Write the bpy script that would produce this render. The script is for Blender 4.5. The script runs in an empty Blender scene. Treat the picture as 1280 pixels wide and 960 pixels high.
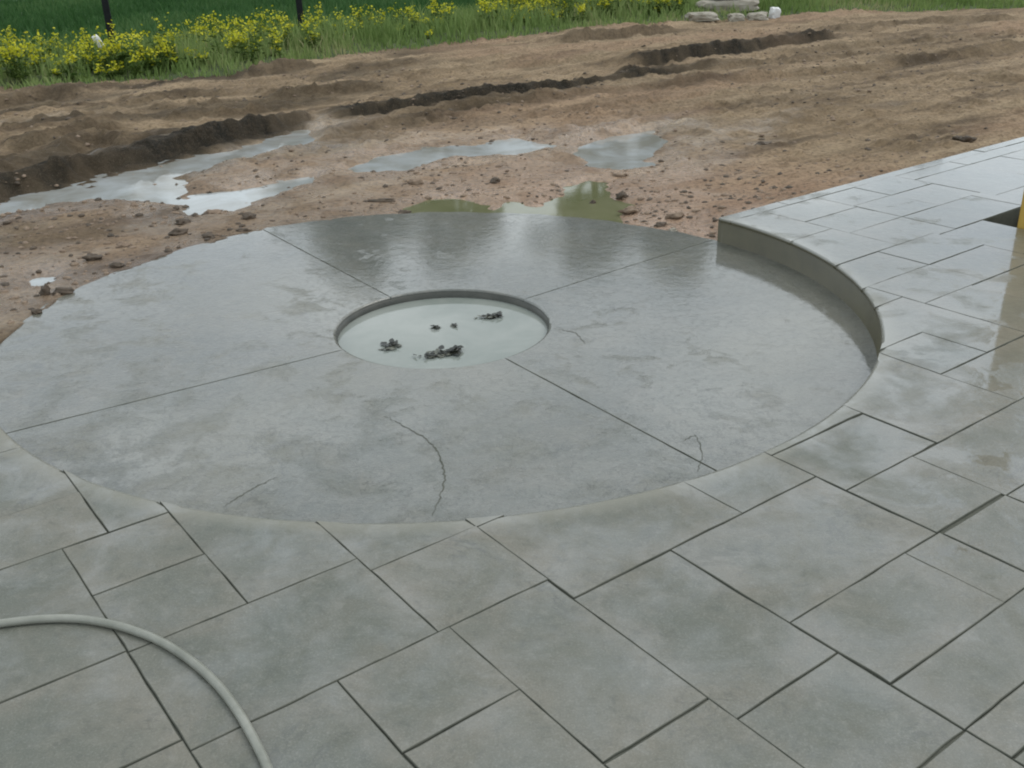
import bpy, bmesh, math, random
import numpy as np
from mathutils import Vector, Matrix

random.seed(7)
rng = np.random.default_rng(7)
scene = bpy.context.scene
COL = scene.collection

# ------------------------------------------------------------------ camera
cam_data = bpy.data.cameras.new('camera')
cam_data.sensor_width = 36.0
cam_data.lens = 35.674
cam_data.clip_start = 0.05
cam_data.clip_end = 3000
cam = bpy.data.objects.new('camera', cam_data)
COL.objects.link(cam)
cam.matrix_world = Matrix(((0.99954, 0.03043, 0.0, 0.32),
                           (-0.01269, 0.4167, -0.90896, -4.4992),
                           (-0.02766, 0.90854, 0.41689, 1.6),
                           (0, 0, 0, 1)))
scene.camera = cam

# ------------------------------------------------------------------ sky, sun, exposure
SUN_EL, SUN_AZ = math.radians(56), math.radians(66)      # from the right, a little behind the mud field
world = bpy.data.worlds.new('World')
scene.world = world
world.use_nodes = True
wn, wl = world.node_tree.nodes, world.node_tree.links
wn.clear()
w_out = wn.new('ShaderNodeOutputWorld')
w_bg = wn.new('ShaderNodeBackground')
w_bg.inputs['Strength'].default_value = 0.105
w_sky = wn.new('ShaderNodeTexSky')
w_sky.sky_type = 'NISHITA'
w_sky.sun_disc = False
w_sky.sun_elevation = SUN_EL
w_sky.sun_rotation = SUN_AZ
w_sky.air_density = 1.0
w_sky.dust_density = 2.0
w_sky.ozone_density = 1.5
w_tc = wn.new('ShaderNodeTexCoord')
w_map = wn.new('ShaderNodeMapping')
w_map.inputs['Scale'].default_value = (1.0, 1.0, 2.6)
w_noise = wn.new('ShaderNodeTexNoise')
w_noise.inputs['Scale'].default_value = 2.3
w_noise.inputs['Detail'].default_value = 6
w_noise.inputs['Roughness'].default_value = 0.55
w_ramp = wn.new('ShaderNodeValToRGB')
w_ramp.color_ramp.elements[0].position = 0.30
w_ramp.color_ramp.elements[0].color = (0.55, 0.55, 0.55, 1)
w_ramp.color_ramp.elements[1].position = 0.62
w_ramp.color_ramp.elements[1].color = (1, 1, 1, 1)
w_cl = wn.new('ShaderNodeTexNoise')
w_cl.inputs['Scale'].default_value = 4.1
w_cl.inputs['Detail'].default_value = 5
w_clr = wn.new('ShaderNodeValToRGB')
w_clr.color_ramp.elements[0].position = 0.32
w_clr.color_ramp.elements[0].color = (6.7, 7.4, 7.9, 1)
w_clr.color_ramp.elements[1].position = 0.68
w_clr.color_ramp.elements[1].color = (12.8, 13.8, 14.3, 1)
w_mix = wn.new('ShaderNodeMixRGB')
wl.new(w_tc.outputs['Generated'], w_map.inputs['Vector'])
wl.new(w_map.outputs['Vector'], w_noise.inputs['Vector'])
wl.new(w_map.outputs['Vector'], w_cl.inputs['Vector'])
wl.new(w_noise.outputs['Fac'], w_ramp.inputs['Fac'])
wl.new(w_cl.outputs['Fac'], w_clr.inputs['Fac'])
wl.new(w_ramp.outputs['Color'], w_mix.inputs['Fac'])
wl.new(w_sky.outputs['Color'], w_mix.inputs['Color1'])
wl.new(w_clr.outputs['Color'], w_mix.inputs['Color2'])
wl.new(w_mix.outputs['Color'], w_bg.inputs['Color'])
wl.new(w_bg.outputs['Background'], w_out.inputs['Surface'])

sun_data = bpy.data.lights.new('sun', 'SUN')
sun_data.energy = 0.9
sun_data.angle = math.radians(30)
sun_data.color = (1.0, 0.96, 0.9)
sun = bpy.data.objects.new('sun', sun_data)
COL.objects.link(sun)
sun_dir = Vector((math.sin(SUN_AZ) * math.cos(SUN_EL), math.cos(SUN_AZ) * math.cos(SUN_EL), math.sin(SUN_EL)))
sun.rotation_euler = sun_dir.to_track_quat('Z', 'Y').to_euler()
sun.location = sun_dir * 60

scene.view_settings.view_transform = 'Standard'
scene.view_settings.look = 'None'
scene.view_settings.exposure = 0.20
scene.view_settings.gamma = 1.0
scene.view_settings.use_curve_mapping = False
try:
    scene.cycles.filter_width = 2.0          # the phone's soft lens
except Exception:
    pass

# ------------------------------------------------------------------ helpers
def tag(o, label=None, cat=None, group=None, kind=None):
    if label: o['label'] = label
    if cat: o['category'] = cat
    if group: o['group'] = group
    if kind: o['kind'] = kind
    return o

def link(name, me, mats=(), parent=None):
    o = bpy.data.objects.new(name, me)
    COL.objects.link(o)
    for m in mats:
        if m.name not in [x.name for x in me.materials if x]:
            me.materials.append(m)
    if parent is not None: o.parent = parent
    return o

def empty(name, loc=(0, 0, 0)):
    o = bpy.data.objects.new(name, None)
    o.location = loc
    o.empty_display_size = 0.2
    COL.objects.link(o)
    return o

def mesh_np(name, V, F, smooth=False):
    """V (n,3) array, F list/array of faces of equal length"""
    V = np.asarray(V, np.float32); F = np.asarray(F, np.int32)
    me = bpy.data.meshes.new(name)
    me.vertices.add(len(V)); me.vertices.foreach_set('co', V.ravel())
    k = F.shape[1]
    me.loops.add(F.size); me.loops.foreach_set('vertex_index', F.ravel())
    me.polygons.add(len(F))
    me.polygons.foreach_set('loop_start', np.arange(0, F.size, k, dtype=np.int32))
    me.polygons.foreach_set('loop_total', np.full(len(F), k, np.int32))
    if smooth: me.polygons.foreach_set('use_smooth', np.ones(len(F), bool))
    me.update(calc_edges=True)
    me.validate()
    return me

def smoothstep(a, b, x):
    t = np.clip((x - a) / (b - a), 0, 1)
    return t * t * (3 - 2 * t)

def _hash(ix, iy, seed):
    h = (ix.astype(np.int64) * 374761393 + iy.astype(np.int64) * 668265263 + seed * 982451653) & 0xffffffff
    h = ((h ^ (h >> 13)) * 1274126177) & 0xffffffff
    return ((h ^ (h >> 16)) & 0xffff) / 65535.0

def vnoise(x, y, seed=0):
    ix, iy = np.floor(x), np.floor(y)
    fx, fy = x - ix, y - iy
    fx = fx * fx * fx * (fx * (fx * 6 - 15) + 10); fy = fy * fy * fy * (fy * (fy * 6 - 15) + 10)
    ix = ix.astype(np.int64); iy = iy.astype(np.int64)
    a = _hash(ix, iy, seed); b = _hash(ix + 1, iy, seed); c = _hash(ix, iy + 1, seed); d = _hash(ix + 1, iy + 1, seed)
    return (a + (b - a) * fx) * (1 - fy) + (c + (d - c) * fx) * fy

def fbm(x, y, seed=0, octv=4, gain=0.5):
    s = np.zeros_like(x, dtype=float); amp = 1.0; tot = 0
    for o in range(octv):
        s += amp * (vnoise(x, y, seed + o * 17) * 2 - 1); tot += amp
        amp *= gain; c, sn = 0.8, 0.6
        x, y = (x * c - y * sn) * 2.03, (x * sn + y * c) * 2.03
    return s / tot

def dist_poly(X, Y, pts):
    """distance to polyline, arclength fraction, signed side (+ = left of travel)"""
    best = np.full(X.shape, 1e9); side = np.zeros(X.shape); tt = np.zeros(X.shape)
    n = len(pts) - 1
    for i in range(n):
        ax, ay = pts[i]; bx, by = pts[i + 1]
        dx, dy = bx - ax, by - ay; L2 = dx * dx + dy * dy + 1e-12
        t = np.clip(((X - ax) * dx + (Y - ay) * dy) / L2, 0, 1)
        ex, ey = X - ax - t * dx, Y - ay - t * dy
        d = np.hypot(ex, ey); m = d < best
        best = np.where(m, d, best)
        side = np.where(m, np.sign(dx * (Y - ay) - dy * (X - ax)), side)
        tt = np.where(m, (i + t) / n, tt)
    return best, tt, side

def in_poly(X, Y, pts):
    """signed distance, negative inside"""
    c = np.zeros(X.shape, bool); n = len(pts)
    for i in range(n):
        ax, ay = pts[i]; bx, by = pts[(i + 1) % n]
        if ay == by: continue
        m = ((ay > Y) != (by > Y)) & (X < (bx - ax) * (Y - ay) / (by - ay) + ax)
        c ^= m
    d = dist_poly(X, Y, list(pts) + [pts[0]])[0]
    return np.where(c, -d, d)

# ------------------------------------------------------------------ materials
class NT:
    def __init__(self, name):
        self.m = bpy.data.materials.new(name); self.m.use_nodes = True
        self.n = self.m.node_tree.nodes; self.l = self.m.node_tree.links
        self.b = self.n['Principled BSDF']
    def node(self, t, **kw):
        nd = self.n.new(t)
        for k, v in kw.items():
            if k in nd.inputs: 
                if isinstance(v, tuple) or not hasattr(v, 'is_linked'): nd.inputs[k].default_value = v
            else: setattr(nd, k, v)
        return nd
    def pos(self):
        return self.node('ShaderNodeNewGeometry').outputs['Position']
    def noise(self, scale, detail=4, rough=0.55, vec=None, stretch=None, dist=0.0):
        nd = self.node('ShaderNodeTexNoise', Scale=scale, Detail=detail, Roughness=rough, Distortion=dist)
        v = vec if vec is not None else self.pos()
        if stretch:
            mp = self.node('ShaderNodeMapping', Scale=stretch[:3])
            if len(stretch) > 3: mp.inputs['Rotation'].default_value = (0, 0, stretch[3])
            self.l.new(v, mp.inputs['Vector']); v = mp.outputs['Vector']
        self.l.new(v, nd.inputs['Vector'])
        return nd.outputs['Fac']
    def ramp(self, fac, stops):
        r = self.node('ShaderNodeValToRGB')
        els = r.color_ramp.elements
        while len(els) < len(stops): els.new(0.5)
        for e, (p, c) in zip(els, stops):
            e.position = p
            e.color = (c, c, c, 1) if not isinstance(c, tuple) else (c[0], c[1], c[2], 1)
        self.l.new(fac, r.inputs['Fac'])
        return r.outputs['Color']
    def mix(self, fac, a, b, mode='MIX'):
        nd = self.node('ShaderNodeMixRGB', blend_type=mode)
        for s, v in (('Fac', fac), ('Color1', a), ('Color2', b)):
            if hasattr(v, 'links'): self.l.new(v, nd.inputs[s])
            elif isinstance(v, tuple): nd.inputs[s].default_value = (v[0], v[1], v[2], 1)
            else: nd.inputs[s].default_value = v if s == 'Fac' else (v, v, v, 1)
        return nd.outputs['Color']
    def math(self, op, a, b=0.0, clamp=False):
        nd = self.node('ShaderNodeMath', operation=op, use_clamp=clamp)
        for i, v in enumerate((a, b)):
            if hasattr(v, 'links'): self.l.new(v, nd.inputs[i])
            else: nd.inputs[i].default_value = v
        return nd.outputs[0]
    def attr(self, name, out='Fac'):
        return self.node('ShaderNodeAttribute', attribute_name=name).outputs[out]
    def bump(self, h, strength=0.3, dist=0.01, normal=None):
        nd = self.node('ShaderNodeBump', Strength=strength, Distance=dist)
        self.l.new(h, nd.inputs['Height'])
        if normal is not None: self.l.new(normal, nd.inputs['Normal'])
        return nd.outputs['Normal']
    def set(self, **kw):
        for k, v in kw.items():
            k = k.replace('_', ' ')
            i = self.b.inputs[k]
            if hasattr(v, 'links'): self.l.new(v, i)
            elif isinstance(v, tuple): i.default_value = (v[0], v[1], v[2], 1)
            else: i.default_value = v
        return self

R_RIM = 1.955           # radius of the curved step
def concrete(name, c_dark, c_mid, c_warm, wet_lo, wet_hi, wet_bias, film_rough, relief, edge=False, ledges=0.5, wscale=4.0, calm=0.16):
    """stamped concrete under a broken film of rain water"""
    t = NT(name)
    P = t.pos()
    rnd = t.node('ShaderNodeObjectInfo').outputs['Random']
    ridge0 = t.math('ABSOLUTE', t.math('SUBTRACT', t.noise(3.2, 6, 0.68, P, dist=0.5), 0.5))
    big = t.noise(1.5, 4, 0.6, P, dist=0.6)
    mid = t.noise(6.0, 6, 0.65, P, dist=0.5)
    fine = t.noise(60.0, 5, 0.7, P)
    grit = t.noise(420.0, 2, 0.6, P)
    col = t.mix(t.ramp(big, [(0.36, 0.0), (0.64, 1.0)]), c_dark, c_mid)
    col = t.mix(t.math('MULTIPLY', t.ramp(mid, [(0.42, 0.0), (0.68, 1.0)]), 0.55), col, c_warm)
    col = t.mix(t.math('MULTIPLY', t.ramp(fine, [(0.40, 0.0), (0.75, 1.0)]), 0.16), col, (0.06, 0.062, 0.058))
    col = t.mix(0.28, col, t.ramp(rnd, [(0.0, (0.082, 0.096, 0.074)), (0.5, (0.172, 0.160, 0.122)), (1.0, (0.112, 0.126, 0.106))]))
    col = t.mix(t.math('MULTIPLY', t.ramp(grit, [(0.55, 0.0), (0.75, 1.0)]), 0.10), col, (0.5, 0.48, 0.44))
    if edge:            # darker release colour pooled in the middle of every slab
        ge = t.node('ShaderNodeTexCoord').outputs['Generated']
        sg = t.node('ShaderNodeSeparateXYZ'); t.l.new(ge, sg.inputs[0])
        ex = t.math('ABSOLUTE', t.math('SUBTRACT', sg.outputs[0], 0.5)); ey = t.math('ABSOLUTE', t.math('SUBTRACT', sg.outputs[1], 0.5))
        em = t.math('ADD', t.math('MAXIMUM', ex, ey), t.math('MULTIPLY', t.math('SUBTRACT', t.noise(4.0, 4, 0.6, P), 0.5), 0.45))
        col = t.mix(t.math('MULTIPLY', t.ramp(em, [(0.20, 1.0), (0.42, 0.0)]), 0.30), col, (0.096, 0.108, 0.088))
        col = t.mix(t.math('MULTIPLY', t.ramp(em, [(0.36, 0.0), (0.52, 1.0)]), 0.22), col, (0.205, 0.185, 0.148))
    spk = t.noise(170.0, 3, 0.75, P)
    col = t.mix(t.math('MULTIPLY', t.ramp(spk, [(0.52, 0.0), (0.72, 1.0)]), 0.30), col, (0.30, 0.295, 0.275))
    col = t.mix(t.math('MULTIPLY', t.ramp(spk, [(0.30, 1.0), (0.46, 0.0)]), 0.30), col, (0.075, 0.08, 0.075))
    flk = t.noise(24.0, 7, 0.7, P, dist=0.3)
    col = t.mix(t.math('MULTIPLY', t.ramp(flk, [(0.54, 0.0), (0.64, 1.0)]), 0.32), col, (0.062, 0.068, 0.058))
    col = t.mix(t.math('MULTIPLY', t.ramp(flk, [(0.36, 1.0), (0.45, 0.0)]), 0.22), col, (0.235, 0.225, 0.195))
    if not edge:
        lc = t.noise(3.6, 8, 0.66, P, dist=0.15)
        for a in (0.3775, 0.456, 0.5375, 0.6275):
            ln_ = t.ramp(t.math('ABSOLUTE', t.math('SUBTRACT', lc, a)), [(0.0, 1.0), (0.0075, 0.0)])
            col = t.mix(t.math('MULTIPLY', ln_, t.ramp(t.noise(4.5, 3, 0.5, P), [(0.46, 0.0), (0.62, 0.55)])), col, (0.046, 0.050, 0.040))
        wm = t.ramp(t.noise(0.9, 3, 0.5, P), [(0.45, 0.0), (0.65, 0.5)])
        col = t.mix(wm, col, (0.160, 0.150, 0.108))
    vein = t.ramp(ridge0, [(0.0, 1.0), (0.018, 0.0)])
    vmask = t.ramp(t.noise(1.9, 3, 0.5, P), [(0.52, 0.0), (0.66, 1.0)])
    col = t.mix(t.math('MULTIPLY', t.math('MULTIPLY', vein, vmask), 0.55), col, (0.055, 0.058, 0.053))
    if edge:            # smooth trowelled lip along the curved riser, its highlight painted in as paler colour
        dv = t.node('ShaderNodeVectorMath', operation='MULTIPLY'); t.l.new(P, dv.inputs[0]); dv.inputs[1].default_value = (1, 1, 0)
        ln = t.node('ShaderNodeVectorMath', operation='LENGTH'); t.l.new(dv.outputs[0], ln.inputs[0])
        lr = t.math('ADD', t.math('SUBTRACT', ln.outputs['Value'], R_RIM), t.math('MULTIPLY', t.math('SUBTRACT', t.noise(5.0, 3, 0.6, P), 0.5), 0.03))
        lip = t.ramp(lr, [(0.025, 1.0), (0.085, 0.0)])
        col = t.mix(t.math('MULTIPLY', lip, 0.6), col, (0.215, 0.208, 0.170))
    # wetness: patchy
    wn_ = t.noise(wscale, 7, 0.66, P, dist=0.4)
    sx = t.node('ShaderNodeSeparateXYZ'); t.l.new(P, sx.inputs[0])
    bias = t.math('ADD', t.math('MULTIPLY', sx.outputs[0], wet_bias[0]), t.math('MULTIPLY', sx.outputs[1], wet_bias[1]))
    bias = t.math('ADD', bias, wet_bias[2])
    wet = t.ramp(t.math('ADD', wn_, bias), [(wet_lo, 0.0), (wet_hi, 1.0)])
    # slate relief: broad folds, sharper ridges, grain
    ridge = ridge0
    ridge = t.ramp(ridge, [(0.0, 0.0), (0.09, 1.0)])
    led = t.noise(3.6, 8, 0.66, P, dist=0.15)
    ledge = t.ramp(led, [(0.30, 0.0), (0.37, 0.22), (0.385, 0.36), (0.45, 0.42), (0.462, 0.56), (0.53, 0.62), (0.545, 0.78), (0.62, 0.84), (0.635, 1.0)])
    h = t.math('ADD', t.math('MULTIPLY', mid, 0.6), t.math('MULTIPLY', ridge, 0.15))
    h = t.math('ADD', h, t.math('MULTIPLY', ledge, ledges))
    h = t.math('ADD', h, t.math('MULTIPLY', fine, 0.18))
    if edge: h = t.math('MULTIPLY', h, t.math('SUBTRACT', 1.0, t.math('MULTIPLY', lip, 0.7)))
    nb = t.bump(h, relief, 0.02)
    nb = t.bump(grit, 0.12, 0.002, nb)
    col = t.mix(t.math('MULTIPLY', wet, 0.35), col, t.mix(1.0, col, (0.6, 0.62, 0.62), 'MULTIPLY'))
    t.set(Base_Color=col, Roughness=t.ramp(wet, [(0.0, 0.62), (1.0, 0.42)]), Normal=nb)
    t.b.inputs['Specular IOR Level'].default_value = 0.35
    film = t.noise(13.0, 6, 0.66, P)
    fh = t.math('ADD', t.math('ADD', t.math('MULTIPLY', film, 0.6), t.math('MULTIPLY', mid, 0.4)), t.math('MULTIPLY', ledge, 0.55))
    fh = t.math('MULTIPLY', fh, t.ramp(wet, [(0.25, 1.0), (0.95, calm)]))
    cb = t.bump(fh, film_rough[2], 0.01)
    t.set(Coat_Weight=t.ramp(wet, [(0.0, 0.10 if edge else 0.45), (1.0, 1.0)]),
          Coat_Roughness=t.ramp(wet, [(0.0, film_rough[1]), (1.0, film_rough[0])]), Coat_Normal=cb)
    t.b.inputs['Coat IOR'].default_value = 1.62
    return t.m

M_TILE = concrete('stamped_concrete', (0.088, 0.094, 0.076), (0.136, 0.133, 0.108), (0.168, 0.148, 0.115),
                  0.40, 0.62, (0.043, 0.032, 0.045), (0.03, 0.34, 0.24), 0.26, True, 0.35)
M_DISC = concrete('stamped_concrete_flooded', (0.066, 0.071, 0.055), (0.120, 0.119, 0.094), (0.150, 0.134, 0.102),
                  0.32, 0.58, (0.040, 0.055, 0.12), (0.035, 0.13, 0.26), 0.75, False, 0.9, 5.0, 0.32)

def simple(name, stops, scale, rough, bump=0.3, bscale=None, bdist=0.01, spec=0.4, stretch=None, detail=5):
    t = NT(name)
    tc = t.node('ShaderNodeTexCoord').outputs['Object']
    c = t.ramp(t.noise(scale, detail, 0.62, tc, stretch), stops)
    t.set(Base_Color=c, Roughness=rough)
    t.b.inputs['Specular IOR Level'].default_value = spec
    if bump: t.set(Normal=t.bump(t.noise(bscale or scale * 3, 6, 0.65, tc, stretch), bump, bdist))
    return t.m

M_WALL = simple('wet_form_face', [(0.3, (0.044, 0.039, 0.016)), (0.7, (0.068, 0.060, 0.027))], 5.0, 0.38, 0.12, 40, 0.004, 0.5)
M_JOINT = simple('grout_dirt', [(0.3, (0.066, 0.070, 0.056)), (0.7, (0.112, 0.113, 0.092))], 9.0, 0.85, 0.2, 60, 0.004, 0.15)
M_PITWALL = simple('pit_ring_concrete', [(0.3, (0.035, 0.037, 0.030)), (0.7, (0.075, 0.075, 0.062))], 9.0, 0.4, 0.2, 50, 0.004)

def water_mat(name, c0, c1, rough, scale, bump, coat=0.0):
    t = NT(name); P = t.pos()
    t.set(Base_Color=t.ramp(t.noise(scale, 4, 0.6, P, dist=0.5), [(0.35, c0), (0.65, c1)]), Roughness=rough,
          Normal=t.bump(t.noise(7.0, 3, 0.5, P), bump, 0.006))
    t.b.inputs['IOR'].default_value = 1.36
    t.b.inputs['Specular IOR Level'].default_value = 0.5
    return t.m
M_PITWATER = water_mat('milky_water', (0.185, 0.205, 0.182), (0.24, 0.255, 0.23), 0.06, 3.0, 0.05)
M_PUDDLE_PALE = water_mat('silty_puddle', (0.20, 0.195, 0.165), (0.34, 0.36, 0.36), 0.09, 2.4, 0.10)
M_PUDDLE_OLIVE = water_mat('olive_puddle', (0.115, 0.120, 0.060), (0.150, 0.150, 0.085), 0.05, 2.0, 0.03)

def mud_mat():
    t = NT('clay_mud'); P = t.pos()
    wet = t.attr('wet'); red = t.attr('red'); dark = t.attr('loam')
    a = t.noise(0.7, 5, 0.6, P)
    trk = t.node('ShaderNodeMapping', vector_type='POINT'); t.l.new(P, trk.inputs['Vector']); trk.inputs['Rotation'].default_value = (0, 0, -0.591)
    trs = t.node('ShaderNodeMapping'); t.l.new(trk.outputs[0], trs.inputs['Vector']); trs.inputs['Scale'].default_value = (0.28, 1.9, 1.0)
    st = t.noise(1.5, 6, 0.65, trs.outputs[0])
    b = t.noise(3.5, 6, 0.65, P)
    c = t.noise(28.0, 6, 0.7, P)
    d = t.noise(120.0, 3, 0.7, P)
    col = t.mix(t.ramp(a, [(0.36, 0.0), (0.64, 1.0)]), (0.268, 0.192, 0.116), (0.375, 0.276, 0.174))
    col = t.mix(t.ramp(b, [(0.38, 0.0), (0.66, 0.7)]), col, (0.170, 0.122, 0.074))
    col = t.mix(t.ramp(st, [(0.50, 0.0), (0.66, 0.65)]), col, (0.470, 0.355, 0.225))
    col = t.mix(t.ramp(st, [(0.34, 0.95), (0.46, 0.0)]), col, (0.120, 0.086, 0.055))
    col = t.mix(t.math('MULTIPLY', red, t.ramp(b, [(0.2, 0.95), (0.8, 0.55)])), col, (0.430, 0.275, 0.180))
    col = t.mix(t.math('MULTIPLY', dark, t.ramp(b, [(0.3, 0.85), (0.6, 1.0)])), col, (0.0135, 0.0130, 0.0095))
    col = t.mix(t.math('MULTIPLY', t.ramp(c, [(0.45, 0.0), (0.66, 1.0)]), 0.62), col, (0.085, 0.062, 0.040))
    col = t.mix(t.math('MULTIPLY', t.ramp(d, [(0.58, 0.0), (0.72, 1.0)]), 0.35), col, (0.38, 0.32, 0.25))
    col = t.mix(t.math('MULTIPLY', wet, 0.5), col, t.mix(1.0, col, (0.62, 0.62, 0.64), 'MULTIPLY'))
    gl = t.math('MULTIPLY', wet, t.ramp(t.noise(2.6, 5, 0.6, P), [(0.40, 0.25), (0.56, 1.0)]))
    t.set(Base_Color=col, Roughness=t.ramp(gl, [(0.0, 0.90), (0.5, 0.40), (1.0, 0.13)]))
    h = t.math('ADD', t.math('MULTIPLY', c, 0.7), t.math('MULTIPLY', d, 0.25))
    bn = t.bump(t.math('MULTIPLY', h, t.ramp(gl, [(0.0, 1.0), (1.0, 0.25)])), 1.0, 0.05)
    t.set(Normal=bn)
    t.l.new(t.ramp(gl, [(0.0, 0.15), (1.0, 0.55)]), t.b.inputs['Specular IOR Level'])
    return t.m
M_MUD = mud_mat()
M_CLOD = simple('damp_clod', [(0.3, (0.045, 0.036, 0.026)), (0.7, (0.115, 0.082, 0.055))], 14.0, 0.7, 0.6, 40, 0.01)
M_CLOD_PALE = simple('clay_clod', [(0.3, (0.15, 0.105, 0.072)), (0.7, (0.25, 0.185, 0.13))], 14.0, 0.8, 0.6, 40, 0.01)
M_STONE = simple('pale_limestone', [(0.25, (0.14, 0.122, 0.090)), (0.5, (0.29, 0.262, 0.210)), (0.8, (0.40, 0.375, 0.32))], 5.0, 0.8, 0.6, 14, 0.03, 0.3)
M_WHITE = simple('white_block_surface', [(0.3, (0.55, 0.55, 0.53)), (0.7, (0.72, 0.72, 0.71))], 6.0, 0.6, 0.2, 20, 0.01)
M_PURPLE = simple('purplish_stone_face', [(0.3, (0.13, 0.09, 0.09)), (0.7, (0.24, 0.17, 0.16))], 6.0, 0.8, 0.5, 14, 0.02)
M_HOSE = simple('hose_rubber', [(0.3, (0.165, 0.170, 0.140)), (0.7, (0.270, 0.270, 0.232))], 11.0, 0.32, 0.10, 60, 0.002, 0.5)
M_POST = simple('dark_steel', [(0.3, (0.005, 0.006, 0.007)), (0.7, (0.012, 0.014, 0.015))], 20.0, 0.6, 0.1, 60, 0.004, 0.2)
M_WOOD = simple('yellow_timber', [(0.25, (0.30, 0.185, 0.030)), (0.55, (0.42, 0.27, 0.050)), (0.8, (0.48, 0.33, 0.08))], 9.0, 0.55, 0.25, 30, 0.004, 0.4, (1, 1, 0.06))
M_BARK = simple('bark', [(0.3, (0.05, 0.04, 0.03)), (0.7, (0.13, 0.10, 0.075))], 9.0, 0.9, 0.6, 20, 0.03, 0.2, (1, 1, 0.25))
M_LEAFBIT = simple('wet_leaf_bits', [(0.3, (0.008, 0.009, 0.006)), (0.7, (0.026, 0.027, 0.018))], 30.0, 0.35, 0.3, 60, 0.004)
M_LEAFGREY = simple('faded_leaf_bits', [(0.3, (0.060, 0.064, 0.048)), (0.7, (0.15, 0.15, 0.12))], 30.0, 0.45, 0.3, 60, 0.004)

def leafy(name, hue_stops, rough=0.55, trans=0.38):
    t = NT(name)
    v = t.attr('tint')
    c = t.ramp(v, hue_stops)
    t.set(Base_Color=c, Roughness=rough)
    t.b.inputs['Specular IOR Level'].default_value = 0.12
    tr = t.node('ShaderNodeBsdfTranslucent'); t.l.new(c, tr.inputs['Color'])
    mx = t.node('ShaderNodeMixShader', Fac=trans)
    mx.inputs[0].default_value = trans
    t.l.new(t.b.outputs[0], mx.inputs[1]); t.l.new(tr.outputs[0], mx.inputs[2])
    t.l.new(mx.outputs[0], t.n['Material Output'].inputs['Surface'])
    return t.m
M_GRASS = leafy('verge_grass', [(0.0, (0.130, 0.200, 0.056)), (0.5, (0.205, 0.285, 0.092)), (0.85, (0.270, 0.325, 0.125)), (1.0, (0.34, 0.32, 0.17))])
M_LAWN = leafy('dark_lawn_grass', [(0.0, (0.036, 0.090, 0.026)), (0.6, (0.060, 0.135, 0.042)), (1.0, (0.098, 0.172, 0.060))])
M_PETAL = leafy('yellow_petals', [(0.0, (0.30, 0.33, 0.020)), (0.6, (0.50, 0.49, 0.025)), (1.0, (0.62, 0.57, 0.05))], 0.5, 0.3)
M_STEM = leafy('weed_leaves', [(0.0, (0.05, 0.095, 0.02)), (1.0, (0.11, 0.16, 0.035))])
M_CROWN = leafy('tree_leaves', [(0.0, (0.022, 0.040, 0.010)), (0.6, (0.045, 0.070, 0.020)), (1.0, (0.075, 0.100, 0.030))], 0.5, 0.2)

def soil_green(name, a, b):
    t = NT(name); P = t.pos()
    t.set(Base_Color=t.ramp(t.noise(1.2, 6, 0.65, P), [(0.3, a), (0.7, b)]), Roughness=0.9,
          Normal=t.bump(t.noise(9.0, 5, 0.7, P), 0.6, 0.05))
    return t.m
M_VERGE_SOIL = soil_green('verge_sward', (0.040, 0.060, 0.018), (0.075, 0.095, 0.032))
M_LAWN_SOIL = soil_green('lawn_sward', (0.020, 0.055, 0.015), (0.032, 0.080, 0.022))

# ------------------------------------------------------------------ plan of the patio
# plan axes: u along the long joints, v across them; the round pad's centre is the origin
YAW = math.radians(36.244)
CU, SU = math.cos(YAW), math.sin(YAW)
def uv2xy(u, v): return (u * CU - v * SU, u * SU + v * CU)
def xy2uv(x, y): return (x * CU + y * SU, -x * SU + y * CU)
R_PIT = 0.505
STEP = 0.144
V_EDGE = 0.062          # straight outer edge of the patio
DISC_EDGE = [(-180, 2.10), (172, 2.10), (165, 2.13), (152, 2.12), (138, 2.14), (124, 2.165), (115, 2.14), (103, 2.10), (92, 2.05), (83, 2.01),
             (71, 1.985), (57, 1.955), (47, 1.955), (38, 1.975), (25, 2.0), (0, 2.0), (-60, 2.0), (-120, 2.0), (-150, 2.03)]
_de = sorted([(a if a < 180 else -180, r) for a, r in DISC_EDGE])
_da = np.radians([a for a, r in _de] + [180]); _dr = np.array([r for a, r in _de] + [2.10])
def disc_r(th):
    th = (np.asarray(th) + math.pi) % (2 * math.pi) - math.pi
    return np.interp(th, _da, _dr)

# ------------------------------------------------------------------ ground: mud field with ruts
Z0 = -0.152
def axis_pts(a, b, step, lim_lo, lim_hi, g):
    m = list(np.arange(a, b, step)); s = step; x = a; lo = []
    while x > lim_lo: s *= g; x -= s; lo.append(x)
    s = step; x = m[-1]; hi = []
    while x < lim_hi: s *= g; x += s; hi.append(x)
    return np.array(lo[::-1] + m + hi)
XS = axis_pts(-6.2, 7.6, 0.032, -260, 260, 1.055)
ys = [-0.9]; 
while ys[-1] < 420:
    y = ys[-1]; ys.append(y + (0.028 if y < 6 else 0.028 * (1.03 ** ((y - 6) / 0.16)) if y < 13 else max(0.09, 0.09 * (y / 13) ** 2.2)))
YS = np.array([-260, -120, -60, -30, -14, -7, -3.5, -2.2, -1.5, -1.1] + ys)
GX, GY = np.meshgrid(XS, YS)

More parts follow.
